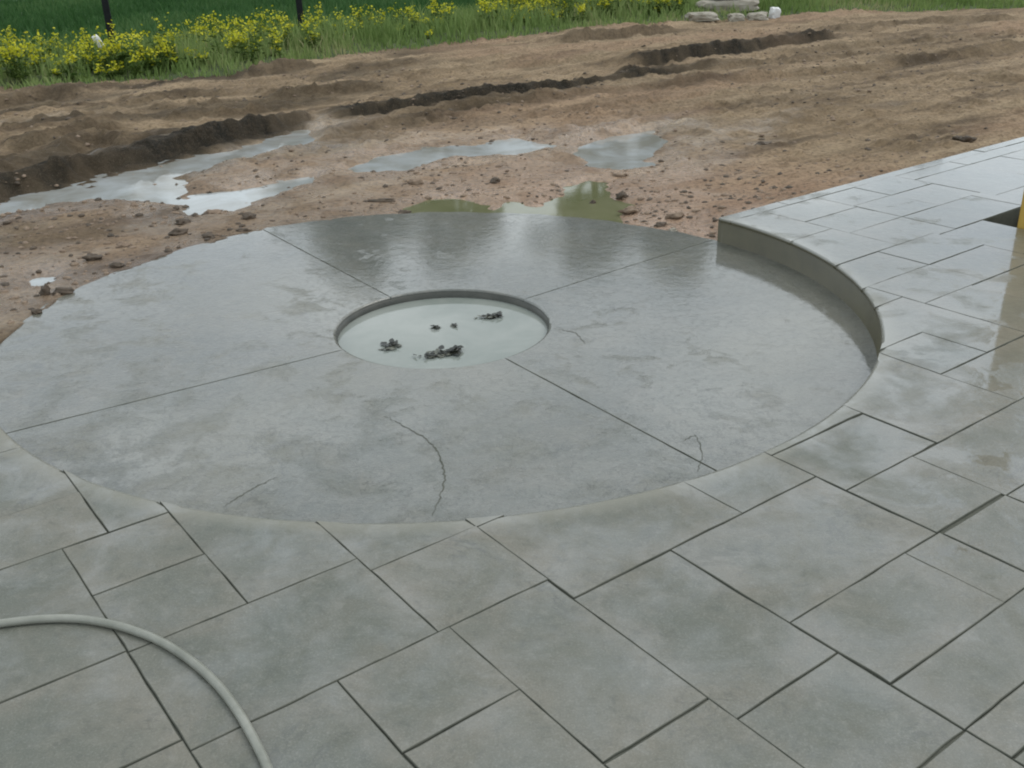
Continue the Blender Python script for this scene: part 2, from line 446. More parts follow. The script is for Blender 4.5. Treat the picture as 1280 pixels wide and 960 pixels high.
PUDDLES = [
 ('pale', [(-3.553, 2.485), (-3.365, 2.815), (-3.139, 3.122), (-2.890, 3.617), (-2.542, 3.948), (-2.293, 4.256), (-1.845, 4.736), (-1.592, 5.265), (-1.415, 4.707), (-1.832, 4.095), (-2.141, 3.686), (-2.291, 3.428), (-2.012, 2.981), (-1.940, 2.555), (-2.275, 2.684), (-2.651, 2.775), (-2.834, 2.797), (-3.060, 2.644), (-3.258, 2.451), (-3.376, 2.123)]),
 ('pale', [(-1.903, 2.421), (-1.983, 2.834), (-1.656, 2.986), (-1.433, 3.210), (-1.213, 3.313), (-1.168, 3.124), (-1.422, 2.859), (-1.546, 2.508), (-1.686, 2.396)]),
 ('pale', [(-0.953, 3.582), (-0.685, 3.963), (-0.167, 4.275), (0.385, 4.503), (0.724, 4.243), (0.444, 3.926), (0.113, 3.911), (-0.279, 3.843), (-0.514, 3.522), (-0.847, 3.400)]),
 ('pale', [(0.873, 3.801), (1.065, 4.226), (1.265, 4.509), (1.624, 4.711), (1.633, 4.276), (1.412, 3.428), (1.202, 3.288), (0.967, 3.433)]),
 ('olive', [(0.455, 1.869), (0.628, 2.250), (0.781, 2.775), (0.925, 2.904), (1.022, 2.817), (0.986, 2.491), (1.073, 2.156), (1.045, 1.803), (0.853, 1.713), (0.607, 1.814)]),
 ('olive', [(-0.351, 1.960), (-0.299, 2.318), (-0.199, 2.479), (-0.031, 2.481), (0.140, 2.266), (0.222, 2.012), (0.357, 2.282), (0.489, 2.142), (0.455, 1.869), (-0.059, 1.851)]),
 ('pale', [(-2.353, 0.929), (-2.333, 1.010), (-2.252, 0.989), (-2.208, 0.901), (-2.253, 0.838), (-2.305, 0.856)]),
]
BANKS = [   # polyline (left to right, far side raised), height, front width, decay behind
 ([(-3.540, 2.242), (-3.410, 2.922), (-3.173, 3.211), (-2.925, 3.720), (-2.584, 4.092), (-2.297, 4.543), (-1.930, 5.147), (-1.606, 5.671), (-1.499, 5.740)], 0.125, 0.035, 0.5, 1.0),
 ([(-3.542, 2.465), (-3.333, 2.747), (-3.171, 3.057), (-2.932, 3.383), (-2.718, 3.490)], 0.035, 0.03, 0.12, 0.97),
 ([(-4.108, 3.646), (-3.712, 3.621), (-3.570, 3.893), (-3.436, 4.314), (-3.422, 4.944), (-3.087, 4.602), (-2.806, 4.848), (-2.469, 4.945)], 0.10, 0.10, 0.40, 0.8),
 ([(-1.584, 5.539), (-0.887, 5.950), (-0.260, 6.366), (0.415, 6.814), (1.534, 7.586), (2.579, 8.296), (3.710, 8.938)], 0.085, 0.05, 0.30, 0.97),
 ([(-2.324, 7.042), (-1.760, 7.386), (-1.418, 7.555), (-0.697, 7.779)], 0.09, 0.06, 0.35, 0.9),
 ([(-1.335, 4.723), (-1.027, 5.132), (-0.669, 5.318), (-0.224, 5.585), (0.165, 5.651)], 0.07, 0.07, 0.25, 0.8),
 ([(1.833, 8.601), (2.527, 9.218), (3.269, 9.807), (4.096, 10.538), (5.087, 11.210), (5.610, 11.745)], 0.15, 0.06, 0.7, 0.96),
 ([(1.085, 11.666), (1.735, 12.162), (2.533, 12.532), (3.387, 13.042)], 0.12, 0.07, 0.5, 0.8),
 ([(-3.029, 8.943), (-2.696, 9.315), (-2.374, 9.878), (-2.204, 10.176)], 0.13, 0.09, 0.4, 0.9),
 ([(4.794, 8.219), (5.604, 8.560), (6.363, 8.942), (7.110, 9.451), (7.471, 9.540)], 0.10, 0.09, 0.4, 0.5),
 ([(-5.411, 7.022), (-5.204, 7.360), (-4.984, 7.716), (-4.361, 7.539)], 0.12, 0.10, 0.5, 0.8),
 ([(-4.205, 5.403), (-3.896, 5.599), (-3.430, 5.606)], 0.08, 0.08, 0.4, 0.6),
 ([(-1.637, 9.232), (-1.056, 9.737), (-0.734, 9.744)], 0.08, 0.08, 0.4, 0.5),
 ([(2.764, 8.246), (3.654, 8.712), (4.849, 9.321), (5.759, 9.806)], 0.07, 0.07, 0.4, 0.4),
 ([(2.971, 7.396), (3.792, 7.740), (4.659, 8.104), (5.127, 8.069)], 0.06, 0.06, 0.3, 0.3),
 ([(0.444, 9.069), (1.299, 9.512), (1.957, 9.693)], 0.06, 0.08, 0.4, 0.4),
 ([(-1.926, 8.428), (-0.768, 8.741), (0.448, 9.385), (1.799, 10.270)], 0.035, 0.04, 0.2, 0.3),
 ([(-0.918, 5.499), (0.078, 6.145), (1.278, 6.748), (2.589, 7.298), (3.744, 7.560)], 0.05, 0.05, 0.2, 0.7),
 ([(-0.201, 5.052), (0.875, 5.721), (2.069, 6.278), (3.144, 6.604)], 0.03, 0.05, 0.2, 0.3),
 ([(1.299, 5.211), (2.473, 5.808), (3.728, 6.274), (5.007, 6.567)], 0.03, 0.05, 0.2, 0.35),
 ([(3.821, 9.406), (5.378, 10.293), (6.967, 10.892), (8.168, 11.218)], 0.05, 0.06, 0.3, 0.5),
 ([(4.992, 12.172), (6.765, 12.928), (8.464, 13.224), (9.271, 13.246)], 0.07, 0.06, 0.4, 0.6),
 ([(-3.906, 7.012), (-3.325, 7.457), (-2.712, 7.572)], 0.08, 0.06, 0.3, 0.7),
 ([(-3.129, 5.902), (-2.552, 6.170), (-2.025, 6.414)], 0.06, 0.06, 0.3, 0.6),
 ([(-4.139, 4.561), (-3.807, 4.789), (-3.496, 5.343), (-3.339, 5.562)], 0.09, 0.06, 0.3, 0.9),
 ([(1.634, 4.384), (2.747, 4.966), (3.769, 5.389), (4.731, 5.490)], 0.02, 0.05, 0.2, 0.2),
 ([(5.153, 6.936), (5.683, 6.945), (6.082, 6.861)], 0.07, 0.08, 0.3, 0.4),
]
GRASS_EDGE = [(-8.627, 6.831), (-6.818, 8.006), (-5.867, 8.440), (-5.225, 8.313), (-4.827, 8.558), (-4.440, 8.887), (-3.550, 8.983), (-3.082, 9.174), (-2.910, 9.837), (-2.293, 10.733), (-1.451, 11.495), (-0.520, 12.217), (0.491, 12.757), (1.297, 13.281), (2.463, 14.169), (3.460, 14.293), (4.565, 14.865), (5.518, 15.201), (6.772, 15.450), (8.066, 15.331), (9.992, 15.338), (11.979, 15.718), (17.145, 16.555)]

WATER_Z = -0.1765
TRK = (0.83, 0.557)        # general direction of the wheel tracks
def terrain(X, Y):
    U = X * TRK[0] + Y * TRK[1]; V = -X * TRK[1] + Y * TRK[0]
    r = np.hypot(X, Y)
    dedge = r - disc_r(np.arctan2(Y, X))
    rough = smoothstep(0.6, 2.4, dedge)
    left = smoothstep(1.0, -2.5, X)
    h = np.full(X.shape, Z0)
    h = h + 0.030 * fbm(X * 0.45, Y * 0.45, 3, 3) * (0.3 + rough)
    h = h + 0.050 * rough * fbm(U * 0.35, V * 2.1, 11, 4, 0.55)               # tracks
    clod = fbm(X * 3.2, Y * 3.2, 23, 4, 0.6)
    h = h + (0.010 + 0.026 * rough) * clod
    lump = np.clip(fbm(X * 6.5, Y * 6.5, 31, 3, 0.55) - 0.12, 0, 1)
    h = h + (0.018 + 0.065 * rough * (0.4 + 0.6 * np.clip(fbm(X * 0.9, Y * 0.9, 37, 2) + 0.5, 0, 1))) * lump
    loam = np.zeros(X.shape)
    for pts, H, w, dec, lm in BANKS:
        px = [q[0] for q in pts]; py = [q[1] for q in pts]
        m = (X > min(px) - 2.5) & (X < max(px) + 2.5) & (Y > min(py) - 2.5) & (Y < max(py) + 2.5)
        if not m.any(): continue
        xm, ym = X[m], Y[m]
        wob = (0.05 if lm > 0.95 else 0.09) * fbm(xm * 2.2, ym * 2.2, 41, 3) + (0.03 if lm > 0.95 else 0.07) * fbm(xm * 8, ym * 8, 43, 3, 0.6)
        d, t, s = dist_poly(xm, ym, pts)
        sd = d * s + wob
        ends = smoothstep(0.0, 0.10, t) * smoothstep(1.0, 0.76, t)
        prof = smoothstep(-w, w, sd) * np.exp(-np.clip(sd, 0, 9) / dec) - 0.25 * np.exp(-((sd + 1.6 * w) / (1.5 * w)) ** 2)
        k = 1 + (0.25 if lm > 0.95 else 0.45) * fbm(xm * 1.3, ym * 1.3, 47, 2) + (0.14 if lm > 0.95 else 0.30) * fbm(xm * 9, ym * 9, 49, 2)
        h[m] += H * prof * ends * k
        loam[m] = np.maximum(loam[m], (lm if lm > 0.95 else lm * 0.62) * ends * np.clip(k, 0.3, 1.1) * np.exp(-((sd - 0.04) / (0.22 + 0.9 * w)) ** 4))
    wet = np.zeros(X.shape); dry = np.ones(X.shape)
    for kind, pts in PUDDLES:
        px = [q[0] for q in pts]; py = [q[1] for q in pts]
        m = (X > min(px) - 1.2) & (X < max(px) + 1.2) & (Y > min(py) - 1.2) & (Y < max(py) + 1.2)
        xm, ym = X[m], Y[m]
        sd = in_poly(xm, ym, pts) - (0.05 if len(pts) > 7 else -0.02) + 0.12 * fbm(xm * 2.4, ym * 3.6, 53, 4, 0.6)
        k = smoothstep(0.14, -0.05, sd)
        tgt = WATER_Z - (0.020 if kind == 'olive' else 0.013) + 0.026 * smoothstep(-0.12, 0.12, sd) + 0.012 * fbm(xm * 3.5, ym * 6.5, 57, 4, 0.6)
        h[m] = h[m] * (1 - k) + tgt * k
        dry[m] = np.minimum(dry[m], smoothstep(0.02, 0.14, sd))
        wet[m] = np.maximum(wet[m], smoothstep(1.1, 0.0, sd + 0.30 * fbm(xm * 2, ym * 2, 61, 3)))
    # mud keeps clear of the water line everywhere else
    wetn = smoothstep(0.15, 0.5, fbm(U * 0.5, V * 1.6, 71, 3)) * smoothstep(9.5, 3.0, Y)
    wet = np.maximum(wet, 0.75 * wetn)
    wet = np.maximum(wet, 0.9 * smoothstep(0.7, 0.1, dedge + 0.3 * fbm(X * 1.6, Y * 1.6, 73, 3)) * (Y > 0.5))
    wet = wet * (1 - 0.9 * np.clip(loam * 1.3, 0, 1))
    red = smoothstep(3.0, 0.4, dedge) * smoothstep(-1.6, 0.6, X) * 0.95
    red = np.maximum(red, 0.45 * smoothstep(0.0, 0.4, fbm(U * 0.3, V * 0.9, 77, 3)))
    loam = np.maximum(loam, 0.48 * smoothstep(0.2, -2.0, X) * smoothstep(3.6, 2.2, Y) * (0.6 + 0.4 * fbm(X * 3, Y * 3, 85, 3)))
    loam = np.maximum(loam, 0.72 * left * smoothstep(-0.12, 0.42, fbm(U * 0.5, V * 1.3, 83, 4)) * rough)
    # apron along the round pad and the patio edge
    ap = smoothstep(0.45, 0.0, dedge)
    apz = -0.150 + 0.012 * fbm(X * 4, Y * 4, 91, 3)
    k = ap * (wet < 0.5)
    lift = smoothstep(0.4, -0.6, X)         # on the left the clay is smeared up to the pad
    h = h * (1 - 0.6 * ap * lift * (1 - wet)) + (apz + 0.018) * 0.6 * ap * lift * (1 - wet)
    u, v = X * CU + Y * SU, -X * SU + Y * CU
    de = v - V_EDGE
    er = smoothstep(0.9, 0.05, de) * (de > -0.3) * smoothstep(1.9, 2.4, u)
    h = h + er * (0.085 + 0.020 * fbm(X * 5, Y * 5, 93, 3)) * smoothstep(0.0, 0.5, dedge)
    # banks and churned soil are crumbly
    cr = np.clip(loam * 1.2 + 0.25 * rough, 0, 1) * (1 - wet)
    h = h + cr * (0.020 * fbm(X * 7, Y * 7, 111, 3, 0.6) + 0.040 * np.clip(fbm(X * 10, Y * 10, 113, 3, 0.65) - 0.05, 0, 1))
    h = h + (0.3 + 0.7 * rough) * (1 - wet) * 0.030 * np.clip(fbm(X * 13, Y * 13, 117, 2, 0.6) - 0.22, 0, 1)
    flo = WATER_Z + 0.011 + 0.006 * fbm(X * 4, Y * 4, 115, 2)
    h = np.where(dry > 0, np.maximum(h, flo * dry + h * (1 - dry)), h)
    loam = np.clip(loam, 0, 1)
    # below the concrete
    below = (dedge < -0.045 + 0.03 * fbm(X * 6, Y * 6, 95, 2)) | (de < -0.05)
    h = np.where(below, -0.45, h)
    # verge rises a little
    d, t, s = dist_poly(X, Y, GRASS_EDGE)
    gs = d * s + 0.22 * fbm(X * 1.3, Y * 1.3, 97, 3) + 0.1 * fbm(X * 5, Y * 5, 99, 2)
    h = h + 0.05 * smoothstep(0.0, 0.8, gs)
    return h, wet, red, loam, gs

GZ, WET, RED, LOAM, GS = terrain(GX, GY)
ny, nx = GX.shape
VV = np.stack([GX, GY, GZ], -1).reshape(-1, 3)
idx = np.arange(ny * nx).reshape(ny, nx)
quads = np.stack([idx[:-1, :-1], idx[:-1, 1:], idx[1:, 1:], idx[1:, :-1]], -1).reshape(-1, 4)
gq = GS.reshape(-1)[quads].mean(1)
zq = VV[quads, 2].max(1)

def sub_mesh(name, sel, mats, attrs=None):
    q = quads[sel]; used = np.unique(q); remap = np.full(len(VV), -1); remap[used] = np.arange(len(used))
    me = mesh_np(name, VV[used], remap[q], True)
    for an, av in (attrs or {}).items():
        a = me.attributes.new(an, 'FLOAT', 'POINT'); a.data.foreach_set('value', av.reshape(-1)[used].astype(np.float32))
    return link(name, me, mats)
VERGE_W = 2.3
ground = sub_mesh('ground', gq <= 0, [M_MUD], {'wet': WET, 'red': RED, 'loam': LOAM})
tag(ground, 'churned brown clay ground with wheel ruts', kind='structure')
verge = sub_mesh('grass_verge', (gq > 0) & (gq <= VERGE_W), [M_VERGE_SOIL]); tag(verge, 'rough grass verge along the mud', kind='structure')
lawn = sub_mesh('lawn', gq > VERGE_W, [M_LAWN_SOIL]); tag(lawn, 'dark green lawn beyond the fence posts', kind='structure')

def height_at(x, y):
    h = terrain(np.array([[float(x)]]), np.array([[float(y)]]))[0]
    return float(h[0, 0])

# ------------------------------------------------------------------ puddles
WATER_Z = -0.1765
for i, (kind, pts) in enumerate(PUDDLES):
    cx = sum(q[0] for q in pts) / len(pts); cy = sum(q[1] for q in pts) / len(pts)
    # the sheet reaches under the surrounding clay, which stands higher
    grown = [(x + 0.22 * math.cos(a), y + 0.22 * math.sin(a)) for x, y in pts for a in (0, 1.57, 3.14, 4.71)]
    grown = sorted(grown)
    def half(ps):
        out = []
        for q in ps:
            while len(out) > 1 and (out[-1][0] - out[-2][0]) * (q[1] - out[-2][1]) - (out[-1][1] - out[-2][1]) * (q[0] - out[-2][0]) <= 0: out.pop()
            out.append(q)
        return out[:-1]
    hull = half(grown) + half(grown[::-1])
    bm = bmesh.new()
    f = bm.faces.new([bm.verts.new((x, y, WATER_Z + 0.0004 * i)) for x, y in hull])
    f.normal_update()
    if f.normal.z < 0: f.normal_flip()
    bmesh.ops.triangulate(bm, faces=[f])
    me = bpy.data.meshes.new('puddle'); bm.to_mesh(me); bm.free()
    o = link('puddle', me, [M_PUDDLE_PALE if kind == 'pale' else M_PUDDLE_OLIVE])
    lab = ['long pale puddle along the foot of the dark rut bank', 'bright shallow puddle between the rut bank and the round pad',
           'pale puddle lying across the tracks behind the round pad',
           'bluish pale puddle at the right end of the tracks', 'olive triangular puddle at the far rim of the round pad',
           'olive puddle against the far rim, left of the triangular one', 'tiny pale puddle in the clay left of the pad'][i]
    tag(o, lab, kind='structure')

# ------------------------------------------------------------------ concrete pieces
def clip_circle(poly, R):
    """poly: list of (u, v) points, densified; keep what lies outside the circle; returns polys of (u, v, flag)"""
    pts = []
    n = len(poly)
    for i in range(n):
        a, b = poly[i], poly[(i + 1) % n]
        L = math.hypot(b[0] - a[0], b[1] - a[1]); k = max(1, int(L / 0.035))
        for j in range(k):
            t = j / k
            pts.append((a[0] + (b[0] - a[0]) * t, a[1] + (b[1] - a[1]) * t))
    ins = [math.hypot(*q) < R for q in pts]
    if not any(ins): return [[(q[0], q[1], 0) for q in pts]]
    if all(ins): return []
    n = len(pts); out = []
    starts = [i for i in range(n) if not ins[i] and ins[i - 1]]
    def cross(a, b):            # a outside, b inside
        lo, hi = 0.0, 1.0
        for _ in range(30):
            m = (lo + hi) / 2
            if math.hypot(a[0] + (b[0] - a[0]) * m, a[1] + (b[1] - a[1]) * m) > R: lo = m
            else: hi = m
        return (a[0] + (b[0] - a[0]) * lo, a[1] + (b[1] - a[1]) * lo)
    for s in starts:
        run = []; i = s
        p0 = cross(pts[s], pts[s - 1]); 
        while not ins[i % n]: run.append(pts[i % n]); i += 1
        p1 = cross(pts[(i - 1) % n], pts[i % n])
        a1 = math.atan2(p1[1], p1[0]); a0 = math.atan2(p0[1], p0[0])
        d = (a0 - a1 + math.pi) % (2 * math.pi) - math.pi
        k = max(2, int(abs(d) * R / 0.03))
        arc = [(R * math.cos(a1 + d * j / k), R * math.sin(a1 + d * j / k), 1) for j in range(k + 1)]
        far = lambda q, p: math.hypot(q[0] - p[0], q[1] - p[1]) > 0.026
        run = [q for q in run if far(q, p0) and far(q, p1)]
        out.append([(q[0], q[1], 0) for q in run] + arc)
    return out

def area2(P):
    return 0.5 * sum(P[i][0] * P[(i + 1) % len(P)][1] - P[(i + 1) % len(P)][0] * P[i][1] for i in range(len(P)))

def inset_rectilinear(poly, gu, gv):
    # gu: gap at the sides facing along u, gv: gap at the sides facing along v
    if area2(poly) < 0: poly = poly[::-1]
    n = len(poly); out = []
    for i in range(n):
        a, b, c = poly[i - 1], poly[i], poly[(i + 1) % n]
        d1 = (b[0] - a[0], b[1] - a[1]); d2 = (c[0] - b[0], c[1] - b[1])
        l1, l2 = math.hypot(*d1), math.hypot(*d2)
        n1 = (-d1[1] / l1, d1[0] / l1); n2 = (-d2[1] / l2, d2[0] / l2)
        out.append((b[0] + (n1[0] + n2[0]) * gu, b[1] + (n1[1] + n2[1]) * gv))
    return out

def slab_mesh(P, ztop, thick, jitter, bevel=0.006, tilt=(0, 0), arc_bevel=0.013):
    """P: (u, v, arcflag), counter-clockwise; a slab piece with worn rounded edges. material 0 top, 1 joint side, 2 riser face"""
    if area2(P) < 0: P = P[::-1]
    n = len(P)
    cu = sum(q[0] for q in P) / n; cv = sum(q[1] for q in P) / n
    nor = []
    for i in range(n):
        a, c = P[i - 1], P[(i + 1) % n]
        dx, dy = c[0] - a[0], c[1] - a[1]; L = math.hypot(dx, dy) or 1
        nor.append((-dy / L, dx / L))
    ph = random.random() * 100
    us = np.array([q[0] for q in P]); vs = np.array([q[1] for q in P])
    nz = fbm(us * 14 + ph, vs * 14, 5, 3, 0.6) * jitter
    chip = np.clip(fbm(us * 5 + ph * 2, vs * 5, 6, 2) - 0.35, 0, 1) * jitter * 3.5
    near = [any(P[(i + o) % n][2] for o in (-2, -1, 1, 2)) for i in range(n)]
    for i in range(n):
        if near[i] and not P[i][2]: nz[i] = 0; chip[i] = 0
    for i in range(n):          # ends of the curved edge keep its own direction
        if P[i][2] and not (P[i - 1][2] and P[(i + 1) % n][2]):
            L = math.hypot(P[i][0], P[i][1]); sg = 1 if thick < 0.03 or L < 1 else -1
            nor[i] = (sg * P[i][0] / L, sg * P[i][1] / L)
    lim = np.full(n, 9.0)
    for i in range(n):
        dx, dy = us - us[i], vs - vs[i]; dd = np.hypot(dx, dy) + 1e-9
        m = (dx * nor[i][0] + dy * nor[i][1]) / dd > 0.15
        if m.any(): lim[i] = min(lim[i], 0.30 * dd[m].min())
        a, b, c = P[i - 1], P[i], P[(i + 1) % n]
        e1 = Vector((a[0] - b[0], a[1] - b[1])).normalized(); e2 = Vector((c[0] - b[0], c[1] - b[1])).normalized()
        if e1.dot(e2) > 0.45:       # thin tip: follow the bisector, hardly any rounding
            w = (e1 + e2).normalized(); nor[i] = (w.x, w.y); lim[i] = 0.0012
            for o in (-2, -1, 1, 2): lim[(i + o) % n] = min(lim[(i + o) % n], 0.0010 + 0.0010 * abs(o))
    bm = bmesh.new()
    rings = []
    for (ins, dz) in ((0.0, -thick), (0.0, -0.75), (0.25, -0.25), (1.0, 0.0)):
        ring = []
        for i, q in enumerate(P):
            b = arc_bevel if q[2] else bevel
            dr = math.hypot(q[0], q[1]) - R_RIM
            off = ins * min(b, lim[i]) - (0.0015 * (1 - dr / 0.09) if thick < 0.03 and not q[2] and 0 < dr < 0.09 else 0.0) + (0.0 if q[2] else nz[i] + chip[i] + 0.0)
            z = dz if dz == -thick else dz * b
            x, y = q[0] + nor[i][0] * off, q[1] + nor[i][1] * off
            z += ztop + tilt[0] * (x - cu) + tilt[1] * (y - cv) if dz != -thick else ztop
            ring.append(bm.verts.new((x, y, z)))
        rings.append(ring)
    for k in range(3):
        for i in range(n):
            j = (i + 1) % n
            f = bm.faces.new((rings[k][i], rings[k][j], rings[k + 1][j], rings[k + 1][i]))
            f.smooth = True
            arc = P[i][2] and P[j][2]
            f.material_index = (0 if k > 0 else 2) if arc else 1
    top = bm.faces.new(rings[3]); top.normal_update()
    bmesh.ops.triangulate(bm, faces=[top], quad_method='BEAUTY', ngon_method='EAR_CLIP')
    me = bpy.data.meshes.new('slab'); bm.to_mesh(me); bm.free()
    return me

# the patio body: everything outside the circle, in front of the straight edge
HOLE = (2.98, 3.42, -1.42, -0.955)        # cut-out round the timber post
def patio_body():
    """base of the patio: top just under the pieces, the riser and the outer edge"""
    bm = bmesh.new()
    zt, zb = -0.0060, -0.42
    R = R_RIM + 0.0015
    U0, U1, V0 = -6.0, 8.0, -8.0
    a0 = math.asin(V_EDGE / R); 
    # outline with the half-round bite, counter-clockwise
    K = 150
    arc = []
    A0, A1 = math.pi - a0, 2 * math.pi + a0        # from left end through the near side to the right end
    for k in range(K + 1):
        a = A0 + (A1 - A0) * k / K
        arc.append((R * math.cos(a), R * math.sin(a)))
    outline = [(U0, V_EDGE - 0.002)] + [(U0, V0), (U1, V0), (U1, V_EDGE - 0.002)] + arc[::-1]
    top = [bm.verts.new((*uv2xy(u, v), zt)) for u, v in outline]
    bot = [bm.verts.new((*uv2xy(u, v), zb)) for u, v in outline]
    n = len(outline)
    for i in range(n):
        j = (i + 1) % n
        f = bm.faces.new((bot[i], bot[j], top[j], top[i]))
        f.material_index = 1
        f.smooth = i >= 4 and j != 0
    # top face with the square cut-out: bridged by cutting the ngon with a slit
    h0, h1, h2, h3 = HOLE
    hole = [(h0, h2), (h0, h3), (h1, h3), (h1, h2)]     # clockwise
    hv = [bm.verts.new((*uv2xy(u, v), zt)) for u, v in hole]
    hb = [bm.verts.new((*uv2xy(u, v), zb)) for u, v in hole]
    for i in range(4):
        j = (i + 1) % 4
        f = bm.faces.new((hb[i], hb[j], hv[j], hv[i])); f.material_index = 0
    f = bm.faces.new(hb[::-1]); f.material_index = 2
    # two polygons, split along u through the cut-out
    east = [top[2], top[3], hv[2], hv[3]]                 # right of the hole
    f1 = bm.faces.new(east)
    mid_top = [top[3], top[4], hv[1], hv[2]]              # between the edge corner and the hole
    f2 = bm.faces.new(mid_top)
    rest = [top[1], top[2], hv[3], hv[0], hv[1]] + top[4:] + [top[0]]
    f3 = bm.faces.new(rest)
    for f in (f1, f2, f3):
        f.normal_update()
        if f.normal.z < 0: f.normal_flip()
        f.material_index = 0
    bmesh.ops.triangulate(bm, faces=[f1, f2, f3], ngon_method='EAR_CLIP')
    me = bpy.data.meshes.new('patio'); bm.to_mesh(me); bm.free()
    return me
patio = link('patio', patio_body(), [M_JOINT, M_WALL, M_MUD])
tag(patio, 'raised stamped concrete patio with a curved step round the pad', kind='structure')

def rect(u0, u1, v0, v1): return [(u0, v0), (u1, v0), (u1, v1), (u0, v1)]
TILES = [
 # left part
 rect(-2.70, -1.867, -0.772, -0.32), rect(-2.70, -1.867, -0.32, -0.03), rect(-2.70, -1.867, -1.07, -0.772),
 rect(-1.867, -1.688, -1.07, -0.32),
 rect(-2.62, -1.998, -1.64, -1.07), rect(-1.998, -1.687, -1.357, -1.07), rect(-1.998, -1.687, -1.652, -1.357),
 rect(-1.687, -1.364, -1.652, -0.75), rect(-2.62, -1.998, -2.02, -1.64),
 rect(-1.998, -1.364, -2.062, -1.652), 
 rect(-1.364, -1.015, -1.727, -1.2), rect(-1.364, -1.015, -2.062, -1.727),
 rect(-1.015, -0.78, -1.731, -1.5), rect(-1.015, -0.37, -2.168, -1.731), rect(-0.37, -0.033, -2.168, -1.8),
 # beyond the left border of the picture
 rect(-3.35, -2.70, -0.90, -0.03), rect(-3.35, -2.62, -1.45, -0.90) , rect(-3.30, -2.62, -2.02, -1.45), rect(-3.10, -2.62, -2.55, -2.02), rect(-4.0, -3.35, -0.62, -0.03), rect(-4.0, -3.35, -1.45, -0.62), rect(-4.0, -3.30, -2.02, -1.45), rect(-3.70, -2.70, -0.03, V_EDGE),
 rect(-2.62, -1.998, -3.0, -2.50), rect(-1.998, -1.332, -3.1, -2.78), rect(-3.60, -2.62, -3.1, -2.55), rect(-1.998, -1.645, -2.78, -2.55),
 # near row
 rect(-2.62, -1.998, -2.50, -2.02), rect(-1.998, -1.645, -2.55, -2.062), rect(-1.645, -1.332, -2.352, -2.062), rect(-1.645, -1.332, -2.78, -2.352),
 rect(-1.332, -1.018, -2.638, -2.062), rect(-1.018, -0.667, -2.722, -2.168), rect(-0.667, -0.033, -2.580, -2.168),
 rect(-1.332, -1.018, -3.12, -2.638), rect(-1.018, -0.667, -3.047, -2.722),
 rect(-0.667, -0.185, -2.865, -2.580), rect(-0.667, 0.10, -3.047, -2.865),
 rect(-0.185, -0.022, -2.865, -2.580), rect(-0.022, 0.305, -2.865, -2.590),
 rect(-1.018, -0.667, -3.42, -3.047), rect(-0.667, -0.05, -3.150, -3.047), rect(-0.667, -0.05, -3.55, -3.150),
 rect(-0.05, 0.50, -3.42, -3.047), rect(0.10, 0.62, -3.047, -2.865),
 # right of the pad
 rect(-0.033, 0.305, -2.580, -2.280), rect(0.305, 0.942, -2.595, -2.280), rect(0.305, 0.942, -2.865, -2.595),
 rect(-0.033, 0.445, -1.992, -1.6), rect(-0.033, 0.445, -2.280, -1.992), rect(0.445, 0.942, -2.280, -1.5),
 rect(0.942, 1.260, -1.980, -1.697), rect(0.942, 1.56, -2.280, -1.980), rect(0.942, 1.56, -2.58, -2.280), rect(0.942, 1.56, -2.865, -2.58),
 [(0.942, -1.697), (1.260, -1.697), (1.260, -1.980), (1.570, -1.980), (1.570, -1.397), (1.0, -1.397)],
 rect(1.2, 1.570, -1.397, -1.213), rect(1.40, 2.066, -1.213, -0.921), rect(1.570, 2.066, -1.508, -1.213),
 rect(1.570, 1.940, -1.980, -1.508), rect(1.940, 2.56, -1.980, -1.508), rect(1.56, 2.20, -2.32, -1.980), rect(1.56, 2.20, -2.70, -2.32), 
 rect(2.20, 2.88, -2.36, -1.980), rect(2.56, 2.98, -1.980, -1.42), rect(2.98, 3.42, -1.98, -1.42),
 [(2.066, -1.508), (2.56, -1.508), (2.56, -1.42), (2.56, -1.213), (2.066, -1.213)],
 rect(2.066, 2.56, -1.213, -0.921), rect(2.56, 2.98, -1.42, -0.955),
 rect(1.55, 2.240, -0.921, -0.508), rect(1.7, 2.240, -0.508, -0.03), rect(2.240, 2.720, -0.325, -0.03), rect(2.240, 2.720, -0.624, -0.325),
 [(2.240, -0.921), (2.56, -0.921), (2.56, -0.955), (2.720, -0.955), (2.720, -0.624), (2.240, -0.624)],
 rect(2.720, 3.090, -0.624, -0.300), rect(2.720, 3.090, -0.300, -0.03), rect(2.720, 3.42, -0.955, -0.624), rect(3.090, 3.53, -0.300, -0.03),
 rect(3.090, 3.53, -0.624, -0.300), rect(3.53, 4.15, -0.720, -0.170), rect(3.53, 4.15, -0.170, -0.03), rect(4.15, 4.86, -0.170, -0.03),
 rect(4.15, 4.55, -0.720, -0.170), rect(4.55, 5.20, -0.520, -0.170), rect(4.55, 5.20, -0.90, -0.520), rect(4.86, 5.5, -0.170, -0.03), rect(5.20, 5.8, -0.620, -0.170),
 [(3.42, -1.3), (4.15, -1.3), (4.15, -0.720), (3.53, -0.720), (3.53, -0.624), (3.42, -0.624)], rect(4.15, 4.55, -1.3, -0.720), rect(3.42, 4.1, -1.98, -1.3),
 # narrow border course along the straight edge
 rect(-2.70, -1.7, -0.03, V_EDGE), rect(1.7, 2.47, -0.03, V_EDGE), rect(2.47, 3.13, -0.03, V_EDGE), rect(3.13, 3.86, -0.03, V_EDGE), rect(3.86, 4.60, -0.03, V_EDGE), rect(4.60, 5.5, -0.03, V_EDGE),
]
